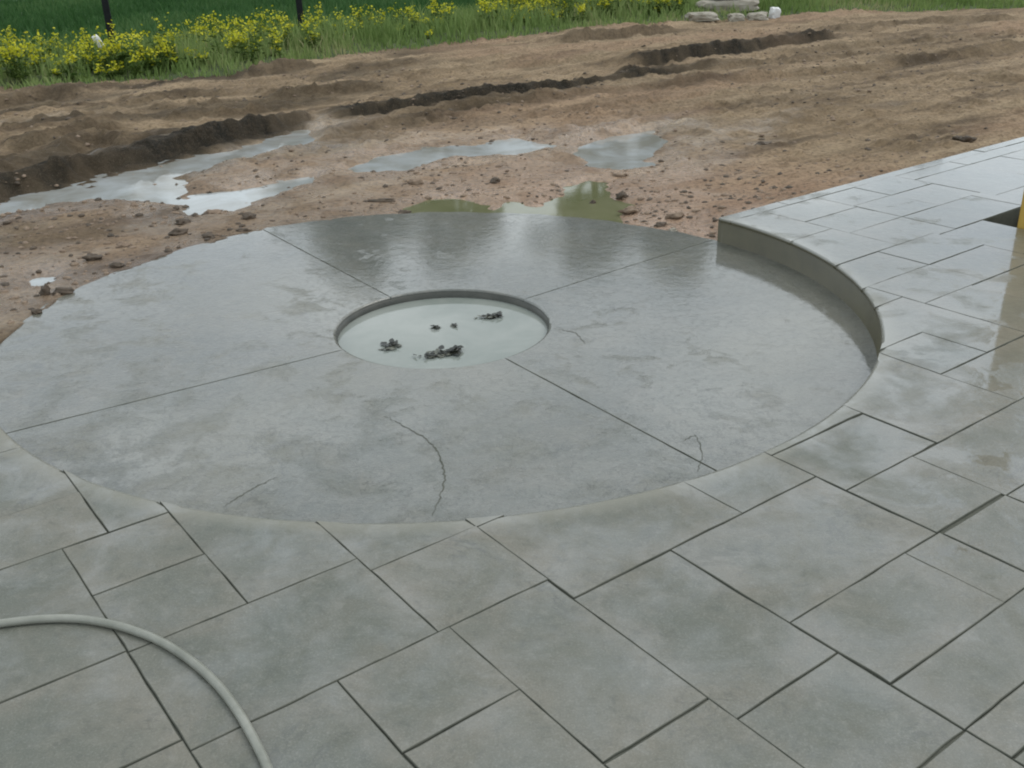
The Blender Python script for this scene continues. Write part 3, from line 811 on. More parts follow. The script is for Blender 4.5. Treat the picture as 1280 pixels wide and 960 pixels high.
for poly in TILES:
    for P in clip_circle(inset_rectilinear(list(poly), random.uniform(0.0003, 0.0012), random.choice((0.0004, 0.0010, 0.0016, 0.0026))), R_RIM):
        if abs(area2(P)) < 0.0012 or (sum(q[0] for q in P) / len(P) > 0 and max(q[1] for q in P) > V_EDGE + 0.01): continue
        me = slab_mesh(P, random.uniform(-0.0014, 0.0014), 0.020, 0.0022, 0.0026,
                       (random.uniform(-0.0022, 0.0022), random.uniform(-0.0022, 0.0022)))
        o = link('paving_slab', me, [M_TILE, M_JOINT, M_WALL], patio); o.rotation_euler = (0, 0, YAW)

# ------------------------------------------------------------------ the round pad and its pit
pad = empty('round_pad', (0, 0, -STEP))
tag(pad, 'sunken round stamped concrete pad with a round pit in the middle', kind='structure')
JA = [math.radians(a) for a in (-148.2, -55.3, 39.3, 124.8)]
PITC = (-0.012, 0.0)
for k in range(4):
    a0, a1 = JA[k], JA[(k + 1) % 4]
    if a1 < a0: a1 += 2 * math.pi
    gp = 0.0012
    outer, inner = [], []
    K = 70
    for j in range(K + 1):
        t = j / K
        for lst, rr in ((outer, None), (inner, R_PIT)):
            a = a0 + (a1 - a0) * t
            r = rr or float(disc_r(a)) + 0.012 * math.sin(a * 37) * math.sin(a * 13.7)
            # keep the joints parallel-sided
            g = gp / r
            a = a0 + g + (a1 - a0 - 2 * g) * t
            lst.append((r * math.cos(a), r * math.sin(a), 1 if rr else 0))
    # straight sides need points too
    def side(p, q, n=46): return [(p[0] + (q[0] - p[0]) * i / n, p[1] + (q[1] - p[1]) * i / n, 0) for i in range(1, n)]
    P = outer + side(outer[-1], inner[-1]) + inner[::-1] + side(inner[0], outer[0])
    P = [(*xy2uv(q[0], q[1]), q[2]) for q in P]
    me = slab_mesh(P, 0.0, 0.05, 0.0018, 0.0030, (0, 0), 0.012)
    o = link('pad_slab', me, [M_DISC, M_JOINT, M_PITWALL], pad); o.rotation_euler = (0, 0, YAW)
# bed under the joints, and the pit lining
def lathe(prof, n, name, smooth=True):
    V, F = [], []
    for i in range(n):
        a = 2 * math.pi * i / n
        for r, z in prof: V.append((r * math.cos(a), r * math.sin(a), z))
    m = len(prof)
    for i in range(n):
        j = (i + 1) % n
        for k in range(m - 1):
            F.append((i * m + k, j * m + k, j * m + k + 1, i * m + k + 1))
    return mesh_np(name, V, F, smooth)
link('bed', lathe([(1.94, -0.012), (0.52, -0.012)][::-1], 120, 'bed'), [M_JOINT], pad)
link('pit_lining', lathe([(0.509, -0.006), (0.5075, -0.012), (0.500, -0.014), (0.497, -0.050), (0.497, -0.40)], 140, 'pit_lining'), [M_PITWALL], pad)
bm = bmesh.new()
bmesh.ops.create_circle(bm, cap_ends=True, radius=0.499, segments=96)
me = bpy.data.meshes.new('pit_water'); bm.to_mesh(me); bm.free()
pw = link('pit_water', me, [M_PITWATER]); pw.location = (0, 0, -STEP - 0.042)
tag(pw, 'milky grey rainwater standing in the round pit', kind='structure')
PIT_Z = -STEP - 0.042

# dark seams of the stamped pattern
def seam(pts, w, z, name='seam', parent=None, mat=M_JOINT):
    P = [Vector((x, y, 0)) for x, y in pts]
    D = []
    for i in range(len(P) - 1):
        for j in range(8): D.append(P[i].lerp(P[i + 1], j / 8))
    D.append(P[-1])
    V, F = [], []
    n = len(D)
    for i, q in enumerate(D):
        t = (D[min(i + 1, n - 1)] - D[max(i - 1, 0)]).normalized()
        nn = Vector((-t.y, t.x, 0))
        e = math.sin(math.pi * min(max((i + 0.3) / n, 0.02), 0.98)) ** 0.5
        ww = w * e * random.uniform(0.45, 1.2)
        o = nn * random.uniform(-0.004, 0.004)
        V += [tuple(q + o - nn * ww / 2) , tuple(q + o + nn * ww / 2)]
    V = [(a, b, z) for a, b, c in V]
    for i in range(n - 1): F.append((2 * i, 2 * i + 2, 2 * i + 3, 2 * i + 1))
    me = mesh_np(name, V, F)
    return link(name, me, [mat], parent)
for pts, w in (([(-0.181, -0.959), (-0.113, -1.032), (-0.020, -1.137), (0.036, -1.235), (0.066, -1.356), (0.080, -1.469), (0.069, -1.585), (0.049, -1.699)], 0.006),
               ([(-0.650, -1.604), (-0.608, -1.535), (-0.562, -1.474), (-0.511, -1.412)], 0.005),
               ([(0.986, -1.184), (0.994, -1.272), (0.982, -1.367), (0.948, -1.467)], 0.004),
               ([(0.938, -1.244), (0.965, -1.208), (0.996, -1.198)], 0.004),
               ([(0.551, -0.106), (0.622, -0.152), (0.656, -0.291)], 0.006)):
    seam(pts, w, 0.0012, 'stamp_seam', pad)

# ------------------------------------------------------------------ lumps, stones
def lump_mesh(name, sx, sy, sz, seed, subdiv=2, rough=0.25, flat=0.0, boxy=0.0):
    bm = bmesh.new()
    bmesh.ops.create_icosphere(bm, subdivisions=subdiv, radius=1.0)
    rs = random.Random(seed); off = [rs.uniform(-50, 50) for _ in range(3)]
    from mathutils import noise
    for v in bm.verts:
        d = v.co.normalized()
        if boxy:
            m = max(abs(d.x), abs(d.y), abs(d.z)); d = d.lerp(d / m * 0.86, boxy)
        k = 1 + rough * (noise.noise(v.co * 1.3 + Vector(off)) + 0.5 * noise.noise(v.co * 3.1 + Vector(off)) + 0.3 * noise.noise(v.co * 7 + Vector(off)))
        p = d * k
        if p.z < -0.55: p.z = -0.55
        v.co = Vector((p.x * sx, p.y * sy, (p.z + 0.55 * (1 - flat)) * sz))
    me = bpy.data.meshes.new(name); bm.to_mesh(me); bm.free()
    for p in me.polygons: p.use_smooth = subdiv > 2
    return me

def clod(x, y, sx, sy, sz, label, mat=M_CLOD, seed=0, rz=0.0, name='mud_clod', cat='mud clod', sub=2, z=None, rough=0.45):
    me = lump_mesh(name, sx * 0.85, sy * 0.8, sz * 0.62, seed, 3, 0.75)
    o = link(name, me, [mat])
    o.location = (x, y, (height_at(x, y) if z is None else z) - 0.12 * sz); o.rotation_euler = (0, 0, rz)
    tag(o, label, cat, 'loose clods on the mud round the pad')
    return o
CL = [(-1.758, 1.728), (-1.527, 1.616), (-1.351, 1.738), (-1.377, 2.059), (-1.659, 2.251), (-1.796, 1.990), (-2.110, 1.237), (-2.012, 1.465), (-2.044, 0.622), (-2.136, 0.618), (-1.916, 1.069), (-0.367, 2.163), (1.113, 1.951), (1.377, 1.748), (1.267, 1.613), (0.242, 2.826), (0.907, 2.285), (1.105, 2.348), (1.160, 2.958), (-0.547, 2.394), (1.326, 1.483), (3.889, 3.530), (3.931, 3.463), (2.452, 3.934), (-0.341, 2.901), (-2.067, 0.337)]
CLS = [
 (.060, .040, .035, 'dark oblong mud clod just above the left far rim of the round pad', 0),
 (.045, .030, .025, 'flat dark clod on the rim right of the dark oblong clod', 0),
 (.050, .028, .022, 'thin dark clod lying along the pad rim near the upper left joint', 0),
 (.050, .040, .040, 'lumpy dark clod below the bright shallow puddle, nearest to the pad', 0),
 (.070, .050, .035, 'broad brown clod under the left end of the bright shallow puddle', 1),
 (.055, .045, .035, 'brown clod left of the broad clod under the bright puddle', 0),
 (.060, .050, .040, 'dark clod in the clay strip above the tiny pale puddle', 0),
 (.040, .030, .028, 'small brown clod with a pale top between pad rim and dirt at left', 1),
 (.060, .030, .040, 'elongated black clod on the pad rim below the tiny pale puddle', 0),
 (.028, .028, .055, 'upright dark clod left of the elongated black one', 0),
 (.045, .030, .030, 'small dark clod right at the left rim of the pad', 0),
 (.060, .045, .040, 'dark green-brown clod at the far rim beside the olive puddle', 0),
 (.060, .045, .050, 'reddish brown pointed stone right of the triangular olive puddle', 2),
 (.060, .045, .040, 'crumbly clod in the red clay near the corner of the step', 1),
 (.045, .030, .028, 'dark flat clod at the far right rim of the pad', 0),
 (.045, .040, .040, 'dark stone on the red clay between the pale and the olive puddle', 0),
 (.030, .026, .040, 'dark stone standing in the triangular olive puddle', 0),
 (.040, .032, .050, 'tilted brown clod right of the top of the olive puddle', 0),
 (.070, .030, .025, 'long reddish clod below the bluish pale puddle', 1),
 (.120, .030, .025, 'long thin dark ridge of clay left of the olive puddles', 0),
 (.035, .028, .020, 'pale pebble by the far right rim of the pad', 3),
 (.050, .040, .050, 'left one of two dark clods beside the straight patio edge', 0),
 (.065, .045, .055, 'right one of two dark clods beside the straight patio edge', 0),
 (.070, .050, .035, 'dark flat clod alone in the middle of the right mud', 0),
 (.070, .045, .035, 'brown clod below the left pale track puddle', 1),
 (.030, .025, .025, 'small dark clod at the left end of the pad rim', 0),
]
for i, ((x, y), (sx, sy, sz, lab, kind)) in enumerate(zip(CL, CLS)):
    st = 'stone' in lab or 'pebble' in lab
    clod(x, y, sx, sy, sz, lab, [M_CLOD, M_CLOD_PALE, M_CLOD_PALE, M_STONE][kind], 100 + i, random.uniform(-0.3, 0.5),
         'stone' if st else 'mud_clod', 'stone' if st else 'mud clod')

# crumbs: nobody could count them
def crumbs():
    base = []
    for s in range(5):
        me = lump_mesh('tmp', 1, 1, 0.8, 500 + s, 1, 0.5)
        V = np.array([v.co[:] for v in me.vertices]); F = np.array([p.vertices[:] for p in me.polygons])
        base.append((V, F)); bpy.data.meshes.remove(me)
    N = 28000
    x = np.concatenate([rng.uniform(-6, 8, 22000), rng.uniform(-4, 2.2, 6000)]); y = np.concatenate([rng.uniform(0.2, 13, 22000), rng.uniform(-0.4, 3.8, 6000)])
    h, wet, red, loam, gs = terrain(x[None], y[None])
    h = h[0]; dens = np.clip(fbm(x * 0.8, y * 0.8, 201, 3) + 0.35, 0, 1)
    r = np.hypot(x, y); de = r - disc_r(np.arctan2(y, x))
    dens = np.maximum(dens, 0.7 * (de < 0.35) * (x < 0))
    ok = (h > -0.3) & (gs[0] < 0.1) & (rng.random(N) < dens * 0.75) & (h > WATER_Z - 0.008) & (de > 0.02)
    # extra trampled crumbs in the wet clay left of the pad and by the olive puddles
    ok |= (h > WATER_Z + 0.002) & (de > 0.04) & (gs[0] < 0) & (rng.random(N) < 0.8 * np.clip(fbm(x * 1.7, y * 1.7, 203, 3) + 0.55, 0, 1)) & (((x < -0.6) & (y < 3.2)) | ((x > -0.6) & (x < 2.2) & (y < 3.6)))
    Vs, Fs, off, mi = [], [], 0, []
    for i in np.nonzero(ok)[0]:
        V, F = base[rng.integers(5)]
        s = 0.004 + 0.021 * rng.random() ** 3.2 + 0.0010 * y[i] * rng.random() ** 4
        a = rng.uniform(0, 6.28); c, sn = math.cos(a), math.sin(a)
        W = V * np.array([s * rng.uniform(0.8, 1.6), s, s * rng.uniform(0.5, 0.9)])
        W = np.stack([W[:, 0] * c - W[:, 1] * sn + x[i], W[:, 0] * sn + W[:, 1] * c + y[i], W[:, 2] + h[i] - 0.35 * s], 1)
        Vs.append(W); Fs.append(F + off); off += len(V); mi += [0 if rng.random() < 0.45 else 1] * len(F)
    me = mesh_np('soil_crumbs', np.concatenate(Vs), np.concatenate(Fs))
    o = link('soil_crumbs', me, [M_CLOD, M_CLOD_PALE])
    me.polygons.foreach_set('material_index', np.array(mi, np.int32))
    tag(o, 'crumbs of soil scattered over the mud', 'soil', kind='stuff')
crumbs()

# ------------------------------------------------------------------ leaf litter in the pit
def litter(x, y, n, sx, sy, label, rz, seed, hump=0.5):
    rs = random.Random(seed)
    root = empty('leaf_clump', (x, y, PIT_Z))
    root.rotation_euler = (0, 0, rz)
    tag(root, label, 'leaf clump', 'soaked leaf clumps in the pit water')
    for part, mat, cnt in (('wet_leaves', M_LEAFBIT, int(n * 0.7)), ('faded_leaves', M_LEAFGREY, int(n * 0.45))):
        bm = bmesh.new()
        for k in range(cnt):
            px = rs.gauss(0.25 if part == 'wet_leaves' else -0.35, 0.40) * sx; py = rs.gauss(0, 0.45) * sy
            L = rs.uniform(0.010, 0.026); W = L * rs.uniform(0.35, 0.7)
            a = rs.uniform(0, 6.28); pz = rs.uniform(0.001, 0.016 if part == 'wet_leaves' else 0.006) * hump * 2
            c, s = math.cos(a), math.sin(a)
            tl = rs.uniform(-0.6, 0.6)
            pts = [(-L, 0, 0), (-0.3 * L, -W, tl * 0.3 * W), (0.5 * L, -0.7 * W, tl * 0.3 * W + 0.003), (L, 0, 0.004), (0.5 * L, 0.7 * W, 0.003 - tl * 0.3 * W), (-0.3 * L, W, -tl * 0.3 * W)]
            top = [bm.verts.new((px + c * p[0] - s * p[1], py + s * p[0] + c * p[1], max(0.0008, pz + p[2]))) for p in pts]
            ctr = bm.verts.new((px, py, pz + 0.004))
            for i in range(6): bm.faces.new((top[i], top[(i + 1) % 6], ctr))
        me = bpy.data.meshes.new(part); bm.to_mesh(me); bm.free()
        link(part, me, [mat], root)
LT = [(-0.233, -0.156), (-0.037, -0.276), (0.038, -0.254), (0.223, 0.188), (-0.038, 0.070), (0.050, 0.083)]
litter(*LT[0], 26, 0.055, 0.030, 'small curved leaf clump floating at the left of the pit', 0.9, 11, 0.7)
litter(*LT[1], 26, 0.045, 0.035, 'faded leaf clump at the near side of the pit, beside a dark one', 3.3, 12, 0.4)
litter(*LT[2], 48, 0.070, 0.040, 'largest dark leaf clump at the near side of the pit', 0.15, 13, 0.9)
litter(*LT[3], 32, 0.065, 0.026, 'dark leaf clump with a faded tail at the far right of the pit', 0.10, 14, 0.7)
litter(*LT[4], 8, 0.024, 0.010, 'tiny leaf speck at the middle of the pit, left of its twin', 0.1, 15, 0.4)
litter(*LT[5], 7, 0.014, 0.010, 'tiny leaf speck at the middle of the pit, right of its twin', 0.1, 16, 0.4)

# ------------------------------------------------------------------ hose
def tube(pts, r, name, n=14, sub=10):
    P = [Vector(p) for p in pts]
    C = []
    for i in range(len(P) - 1):
        p0 = P[max(i - 1, 0)]; p1 = P[i]; p2 = P[i + 1]; p3 = P[min(i + 2, len(P) - 1)]
        for j in range(sub):
            t = j / sub
            C.append(0.5 * ((2 * p1) + (-p0 + p2) * t + (2 * p0 - 5 * p1 + 4 * p2 - p3) * t * t + (-p0 + 3 * p1 - 3 * p2 + p3) * t ** 3))
    C.append(P[-1])
    V, F = [], []
    for i, q in enumerate(C):
        t = (C[min(i + 1, len(C) - 1)] - C[max(i - 1, 0)]).normalized()
        s = t.cross(Vector((0, 0, 1))).normalized(); u = s.cross(t)
        for k in range(n):
            a = 2 * math.pi * k / n
            V.append(tuple(q + s * (r * math.cos(a)) + u * (r * math.sin(a))))
    for i in range(len(C) - 1):
        for k in range(n):
            F.append((i * n + k, i * n + (k + 1) % n, (i + 1) * n + (k + 1) % n, (i + 1) * n + k))
    return mesh_np(name, V, F, True)
HR = 0.0108
hp = [(-1.400, -2.591), (-1.284, -2.496), (-1.161, -2.432), (-1.072, -2.408), (-0.996, -2.395), (-0.910, -2.383), (-0.818, -2.384), (-0.729, -2.405), (-0.641, -2.441), (-0.551, -2.494), (-0.462, -2.566), (-0.385, -2.645), (-0.319, -2.731), (-0.265, -2.815), (-0.216, -2.901), (-0.172, -2.998), (-0.140, -3.096), (-0.122, -3.218)]
hose = link('garden_hose', tube([(x, y, HR - 0.0006) for x, y in hp], HR, 'garden_hose'), [M_HOSE])
tag(hose, 'grey garden hose curving across the near left paving slabs', 'hose')

# ------------------------------------------------------------------ timber post in its cut-out
def box_bm(bm, x0, x1, y0, y1, z0, z1, bev=0.006):
    r = bmesh.ops.create_cube(bm, size=1.0)
    for v in r['verts']:
        v.co = Vector((x0 + (v.co.x + 0.5) * (x1 - x0), y0 + (v.co.y + 0.5) * (y1 - y0), z0 + (v.co.z + 0.5) * (z1 - z0)))
    es = list({e for v in r['verts'] for e in v.link_edges})
    bmesh.ops.bevel(bm, geom=es, offset=bev, segments=2, affect='EDGES')
bm = bmesh.new(); box_bm(bm, -0.075, 0.075, -0.075, 0.075, -0.30, 2.55)
me = bpy.data.meshes.new('timber_post'); bm.to_mesh(me); bm.free()
tp = link('timber_post', me, [M_WOOD])
tp.location = (*uv2xy(3.068, -1.222), 0); tp.rotation_euler = (0, 0, YAW)
tag(tp, 'yellow timber post standing in the square cut-out of the patio', 'post')

# ------------------------------------------------------------------ fence posts, stones by the verge
def fence_post(x, y, h, label, lean):
    z = height_at(x, y)
    root = empty('fence_post', (x, y, z - 0.02)); root.rotation_euler = (0, lean, 0)
    tag(root, label, 'fence post', 'dark steel fence posts in the verge')
    bm = bmesh.new()
    # T section
    w, t = 0.048, 0.014
    out = [(-w, -t), (w, -t), (w, t), (t, t), (t, 0.046), (-t, 0.046), (-t, t), (-w, t)]
    lo = [bm.verts.new((a, b, -0.3)) for a, b in out]; hi = [bm.verts.new((a, b, h)) for a, b in out]
    for i in range(8): bm.faces.new((lo[i], lo[(i + 1) % 8], hi[(i + 1) % 8], hi[i]))
    bm.faces.new(hi)
    me = bpy.data.meshes.new('shaft'); bm.to_mesh(me); bm.free()
    link('shaft', me, [M_POST], root)
    for k in range(9):
        bm = bmesh.new(); box_bm(bm, -0.012, 0.012, -0.020, -0.0075, 0.35 + k * 0.14, 0.365 + k * 0.14, 0.002)
        me = bpy.data.meshes.new('stud'); bm.to_mesh(me); bm.free()
        link('stud', me, [M_POST], root)
FP = [(-5.438, 11.335), (-2.892, 12.796)]
fence_post(*FP[0], 1.55, 'left dark steel fence post with a white block at its foot', 0.0)
fence_post(*FP[1], 1.55, 'right dark steel fence post among the yellow flowers', 0.0)
WB = [(-5.201, 10.558)][0]
me = lump_mesh('white_block', 0.055, 0.05, 0.13, 61, 3, 0.10, 0.0, 0.75)
o = link('white_block', me, [M_WHITE]); o.location = (WB[0], WB[1] - 0.30, height_at(*WB) + 0.22); o.rotation_euler = (0.15, -0.42, 0.3)
tag(o, 'small white block leaning at the foot of the left fence post', 'block')

SB = [(3.869, 14.466), (4.467, 14.419), (4.816, 14.460), (5.189, 14.655), (4.529, 15.403)]
zs = [height_at(*q) for q in SB]
def stone(x, y, z, sx, sy, sz, label, seed, rz=0.0, rx=0.0, mat=M_STONE, boxy=0.82, rough=0.20, ry=0.0):
    me = lump_mesh('stone', sx, sy, sz * 0.92, seed, 3, rough * 1.25, 0.0, min(boxy + 0.12, 0.97))
    for p in me.polygons: p.use_smooth = False
    o = link('stone', me, [mat]); o.location = (x, y, z); o.rotation_euler = (rx, ry, rz)
    tag(o, label, 'stone', 'stones stacked in the verge')
stone(SB[0][0], SB[0][1], zs[0] - 0.01, 0.30, 0.20, 0.105, 'long low pale stone at the left foot of the stack', 71, 0.02)
stone(SB[1][0], SB[1][1], zs[1] - 0.01, 0.145, 0.15, 0.10, 'short rough stone in the middle under the big stack slab', 72)
stone(SB[2][0] + .03, SB[2][1], zs[2] - 0.01, 0.19, 0.17, 0.10, 'pale stone at the right foot of the stack', 73, -0.05)
stone(SB[3][0], SB[3][1] - 0.05, zs[3] - 0.01, 0.095, 0.09, 0.15, 'small white stone standing right of the stack', 74, 0.3, 0.1, M_WHITE, 0.8, 0.12)
stone(SB[4][0], SB[4][1] + 0.10, zs[1] + 0.085, 0.62, 0.34, 0.155, 'big pale flat stone lying across the top of the small stones', 75, 0.0, 0.0, M_STONE, 0.92, 0.10, -0.02)
stone(SB[4][0] + 0.05, SB[4][1] + 0.12, zs[1] + 0.30, 0.42, 0.28, 0.12, 'purplish flat stone crowning the stack in the verge', 76, 0.2, 0.0, M_PURPLE, 0.7, 0.12)

# ------------------------------------------------------------------ grass and flowering weeds
def tinted(name, V, F, tint, mat):
    me = mesh_np(name, V, F)
    a = me.attributes.new('tint', 'FLOAT', 'FACE'); a.data.foreach_set('value', np.asarray(tint, np.float32))
    return link(name, me, [mat])
def blades(name, x, y, z, hgt, wid, mat, tint):
    n = len(x)
    a = rng.uniform(0, 2 * math.pi, n); l = rng.uniform(0.1, 0.6, n) * hgt; b = rng.uniform(0, 2 * math.pi, n)
    dx, dy = np.cos(a) * wid, np.sin(a) * wid
    lx, ly = np.cos(b) * l, np.sin(b) * l
    P = [np.stack(q, -1) for q in ((x - dx, y - dy, z - 0.02), (x + dx, y + dy, z - 0.02),
         (x + dx * .8 + lx * .35, y + dy * .8 + ly * .35, z + hgt * .6), (x - dx * .8 + lx * .35, y - dy * .8 + ly * .35, z + hgt * .6), (x + lx, y + ly, z + hgt))]
    V = np.stack(P, 1).reshape(-1, 3)
    k = np.arange(n) * 5
    F = np.concatenate([np.stack([k, k + 1, k + 2], 1), np.stack([k, k + 2, k + 3], 1), np.stack([k + 3, k + 2, k + 4], 1)])
    return tinted(name, V, F, np.concatenate([tint] * 3), mat)

def scatter(n, x0, x1, y0, y1, g0, g1):
    x = rng.uniform(x0, x1, n); y = rng.uniform(y0, y1, n)
    d, t, s = dist_poly(x, y, GRASS_EDGE)
    gs = d * s + 0.22 * fbm(x * 1.3, y * 1.3, 97, 3) + 0.1 * fbm(x * 5, y * 5, 99, 2)
    m = (gs > g0) & (gs < g1)
    # inside a generous wedge of view
    m &= np.abs(x - 0.32) < 0.62 * (y + 4.5) + 1.5
    x, y, gs = x[m], y[m], gs[m]
    z = []
    for i in range(0, len(x), 40000): z.append(terrain(x[None, i:i + 40000], y[None, i:i + 40000])[0][0])
    return x, y, np.concatenate(z), gs
x, y, z, gs = scatter(150000, -12, 16, 8, 22, -0.10, 2.6)
hv = (0.07 + 0.20 * smoothstep(-0.1, 0.9, gs)) * rng.uniform(0.5, 1.3, len(x)) * (0.7 + 0.6 * np.clip(fbm(x * 0.8, y * 0.8, 301, 3) + 0.5, 0, 1))
tt = np.clip(0.45 + 0.5 * fbm(x * 0.9, y * 0.9, 303, 3) + rng.normal(0, 0.16, len(x)), 0, 1)
g = blades('verge_grass', x, y, z, hv, rng.uniform(0.006, 0.013, len(x)), M_GRASS, tt)
tag(g, 'rough green grass of the verge', 'grass', kind='stuff')
x, y, z, gs = scatter(150000, -20, 16, 10, 32, 2.0, 16)
hv = rng.uniform(0.10, 0.26, len(x)); tt = np.clip(0.5 + 0.7 * fbm(x * 0.5, y * 0.5, 305, 3) + rng.normal(0, 0.2, len(x)), 0, 1)
g = blades('lawn_grass', x, y, z, hv, rng.uniform(0.010, 0.020, len(x)), M_LAWN, tt)
tag(g, 'dark green grass of the lawn', 'grass', kind='stuff')

FLOWERS = [  # ground polygons, plants per square metre, height
 ([(-6.878, 8.130), (-5.923, 8.577), (-4.460, 8.960), (-4.109, 9.325), (-4.660, 10.595), (-5.338, 10.579), (-6.649, 10.203), (-7.965, 10.171)], 24, 0.42),
 ([(-4.241, 8.914), (-3.212, 9.750), (-2.424, 11.569), (-2.688, 13.222), (-3.871, 12.601), (-4.656, 10.956)], 24, 0.42),
 ([(-2.494, 12.010), (-1.569, 12.664), (-0.571, 13.370), (-0.621, 14.487), (-1.703, 13.973), (-2.688, 13.222)], 12, 0.42),
 ([(-0.038, 13.473), (1.362, 14.448), (3.621, 15.283), (4.054, 16.963), (2.167, 17.277), (0.537, 16.361), (-0.065, 15.221)], 26, 0.48),
 ([(5.530, 16.797), (7.098, 17.003), (9.031, 16.641), (10.069, 16.857), (9.654, 18.201), (7.593, 18.617), (5.908, 18.380)], 14, 0.40),
 ([(-6.056, 8.874), (-4.511, 9.116), (-3.061, 10.046), (-1.497, 11.961), (0.498, 13.313), (3.519, 14.662), (3.872, 15.893), (0.516, 14.721), (-2.494, 12.010), (-4.729, 9.772), (-6.339, 9.509)], 4, 0.32),
]
def weeds():
    SV, SF, ST, PV, PF, PT = [], [], [], [], [], []
    ns = np_ = 0
    count = 0
    for poly, dens, H in FLOWERS:
        xs = [q[0] for q in poly]; yy = [q[1] for q in poly]
        A = abs(0.5 * sum(poly[i][0] * poly[(i + 1) % len(poly)][1] - poly[(i + 1) % len(poly)][0] * poly[i][1] for i in range(len(poly))))
        n = int(dens * (max(xs) - min(xs)) * (max(yy) - min(yy)))
        X = rng.uniform(min(xs), max(xs), n); Y = rng.uniform(min(yy), max(yy), n)
        m = (in_poly(X, Y, poly) < 0.15) & (rng.random(n) < np.clip(0.62 + 0.6 * fbm(X * 1.1, Y * 1.1, 401, 3), 0.2, 1))
        X, Y = X[m], Y[m]
        if not len(X): continue
        hz = terrain(X[None], Y[None])[0][0]
        for x, y, z0 in zip(X, Y, hz):
            count += 1
            h = H * (0.35 + 0.9 * rng.random() ** 1.3)
            vig = rng.random()
            for s in range(rng.integers(3, 7)):
                a = rng.uniform(0, 6.28); sp = h * rng.uniform(0.05, 0.38); hh = h * rng.uniform(0.7, 1.05)
                tx, ty, tz = x + math.cos(a) * sp, y + math.sin(a) * sp, z0 + hh
                w = 0.006; ca, sa = -math.sin(a) * w, math.cos(a) * w
                SV += [(x - ca, y - sa, z0 - .02), (x + ca, y + sa, z0 - .02), (tx + ca * .5, ty + sa * .5, tz), (tx - ca * .5, ty - sa * .5, tz)]
                SF.append((ns, ns + 1, ns + 2, ns + 3)); ST.append(rng.random()); ns += 4
                for l in range(4):      # leaves
                    t = rng.uniform(0.1, 0.75); b = rng.uniform(0, 6.28); L = rng.uniform(0.05, 0.12); W = L * 0.28
                    bx, by, bz = x + (tx - x) * t, y + (ty - y) * t, z0 + hh * t
                    cx, sx = math.cos(b), math.sin(b)
                    SV += [(bx, by, bz), (bx + cx * L * .5 - sx * W, by + sx * L * .5 + cx * W, bz + L * .3), (bx + cx * L, by + sx * L, bz + L * .15), (bx + cx * L * .5 + sx * W, by + sx * L * .5 - cx * W, bz + L * .3)]
                    SF.append((ns, ns + 1, ns + 2, ns + 3)); ST.append(rng.random()); ns += 4
                nf = rng.integers(3, 12)
                tn = rng.normal(0.5, 0.22)
                for f in range(nf):     # blossom head
                    ox, oy, oz = rng.normal(0, 0.028, 3); oz = abs(oz) * 1.6 - 0.03
                    r = rng.uniform(0.012, 0.023); n_ = rng.normal(0, 1, 3); n_[2] = abs(n_[2]) + 0.6; n_ /= np.linalg.norm(n_)
                    e1 = np.cross(n_, (0.3, 0.9, 0.2)); e1 /= np.linalg.norm(e1); e2 = np.cross(n_, e1)
                    c = np.array((tx + ox, ty + oy, tz + oz))
                    PV += [tuple(c + e1 * r), tuple(c + e2 * r), tuple(c - e1 * r), tuple(c - e2 * r)]
                    PF.append((np_, np_ + 1, np_ + 2, np_ + 3)); PT.append(min(max(tn + rng.normal(0, .15), 0), 1)); np_ += 4
    o = tinted('flowering_weeds', SV, SF, ST, M_STEM); tag(o, 'leafy stems of the yellow flowering weeds', 'weeds', kind='stuff')
    p = tinted('blossom', PV, PF, PT, M_PETAL); p['kind'] = 'stuff'; p.parent = o
weeds()

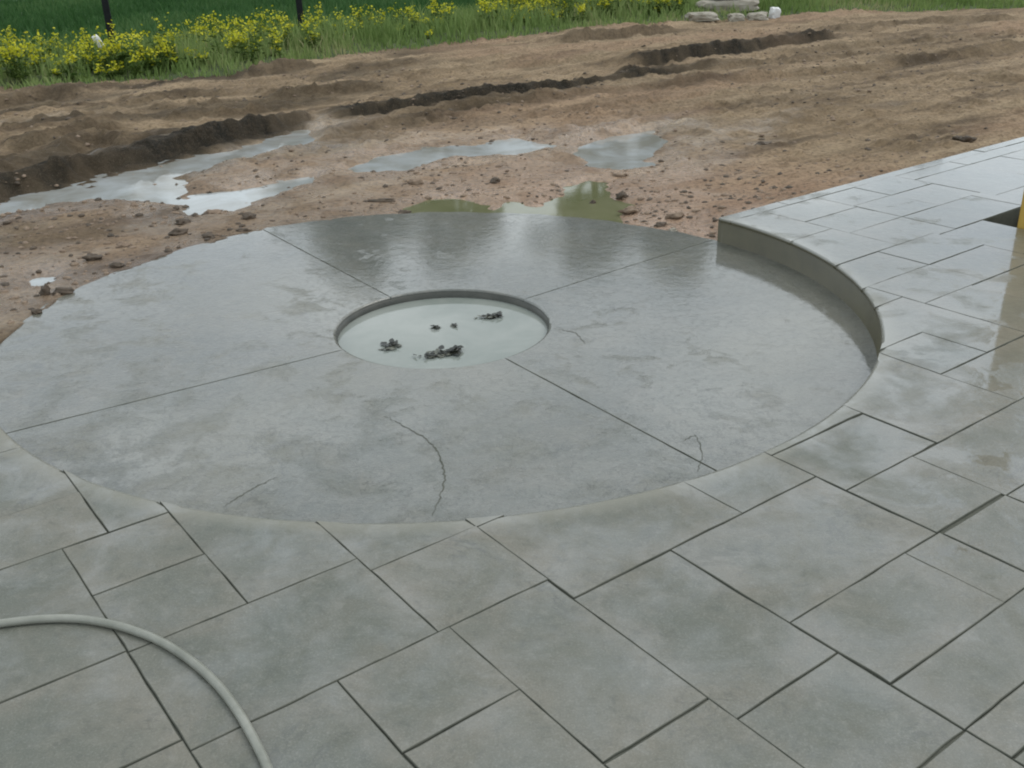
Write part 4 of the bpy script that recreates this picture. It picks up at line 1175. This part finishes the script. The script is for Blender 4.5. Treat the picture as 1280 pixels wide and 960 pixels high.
# ------------------------------------------------------------------ trees beyond the lawn (they show in the wet concrete)
def tree_meshes(seed, H, W):
    rs = np.random.default_rng(seed)
    bm = bmesh.new()
    def limb(p, q, r0, r1, n=7):
        p, q = Vector(p), Vector(q); t = (q - p).normalized(); s = t.orthogonal().normalized(); u = t.cross(s)
        A = [bm.verts.new(p + (s * math.cos(6.2832 * k / n) + u * math.sin(6.2832 * k / n)) * r0) for k in range(n)]
        B = [bm.verts.new(q + (s * math.cos(6.2832 * k / n) + u * math.sin(6.2832 * k / n)) * r1) for k in range(n)]
        for k in range(n): bm.faces.new((A[k], A[(k + 1) % n], B[(k + 1) % n], B[k]))
    r = H * 0.022
    limb((0, 0, -0.3), (0.1, 0, H * .3), r * 1.25, r); limb((0.1, 0, H * .3), (0, .1, H * .7), r, r * .45)
    cl = []
    for k in range(11):
        a = rs.uniform(0, 6.28); z0 = rs.uniform(.22, .62) * H; L = W * rs.uniform(.28, .46)
        e = (math.cos(a) * L, math.sin(a) * L, z0 + rs.uniform(.08, .22) * H)
        limb((0, 0, z0), e, r * .45, r * .12, 5); cl.append(e)
    me_t = bpy.data.meshes.new('trunk'); bm.to_mesh(me_t); bm.free()
    for k in range(46):
        a = rs.uniform(0, 6.28); t = rs.uniform(0.0, 1.0); rr = W * 0.5 * (1 - t ** 2.6) * rs.uniform(.3, 1.0)
        cl.append((math.cos(a) * rr, math.sin(a) * rr, H * (.16 + .80 * t)))
    C = []; 
    for c in cl:
        m = rs.integers(110, 190); s = W * rs.uniform(.09, .16)
        d = rs.normal(0, 1, (m, 3)); d /= np.linalg.norm(d, axis=1)[:, None]; d *= (rs.random((m, 1)) ** .4) * s
        d[:, 2] *= .75
        C.append(np.array(c) + d)
    C = np.concatenate(C); C = C[C[:, 2] < H]
    n = len(C); e1 = rs.normal(0, 1, (n, 3)); e1 /= np.linalg.norm(e1, axis=1)[:, None]
    e2 = np.cross(e1, rs.normal(0, 1, (n, 3))); e2 /= np.linalg.norm(e2, axis=1)[:, None]
    sz = rs.uniform(.10, .24, (n, 1)) * (W / 7)
    V = np.stack([C + e1 * sz, C + e2 * sz * .6, C - e1 * sz, C - e2 * sz * .6], 1).reshape(-1, 3)
    F = np.arange(n * 4).reshape(n, 4)
    me_c = mesh_np('crown', V, F)
    a = me_c.attributes.new('tint', 'FLOAT', 'FACE'); a.data.foreach_set('value', rs.random(n).astype(np.float32))
    me_t.materials.append(M_BARK); me_c.materials.append(M_CROWN)
    return me_t, me_c
KINDS = [tree_meshes(900, 14.0, 9.0), tree_meshes(901, 14.0, 7.0), tree_meshes(902, 10.0, 8.0)]
for x, y, k, s, lab in ((-7.2, 45, 0, 1.10, 'broad tall tree left of centre beyond the lawn'), (-2.6, 47, 1, 1.16, 'narrow tall tree beside the broad one beyond the lawn'),
                        (4.6, 45, 1, 1.14, 'slender tall tree right of the gap in the far row'), (9.0, 46, 0, 1.12, 'broad tree right of the slender one in the far row'),
                        (-20.0, 46, 1, 1.02, 'tall tree standing alone toward the left of the far row'), (21.5, 47, 2, 1.05, 'low tree at the right of the far row'),
                        (-13.6, 50, 2, 1.0, 'low tree between the tall left ones of the far row'), (0.9, 52, 2, 0.95, 'low round tree in the gap of the far row'),
                        (15.0, 52, 2, 0.95, 'low tree behind the right end of the far row'), (-27.5, 50, 2, 1.05, 'low tree at the left end of the far row')):
    root = empty('tree', (x, y, -0.15)); root.rotation_euler = (0, 0, random.uniform(0, 6.28)); root.scale = (s, s, s)
    tag(root, lab, 'tree', 'trees beyond the lawn')
    for nm, me in zip(('trunk', 'crown'), KINDS[k]):
        c = bpy.data.objects.new(nm, me); COL.objects.link(c); c.parent = root
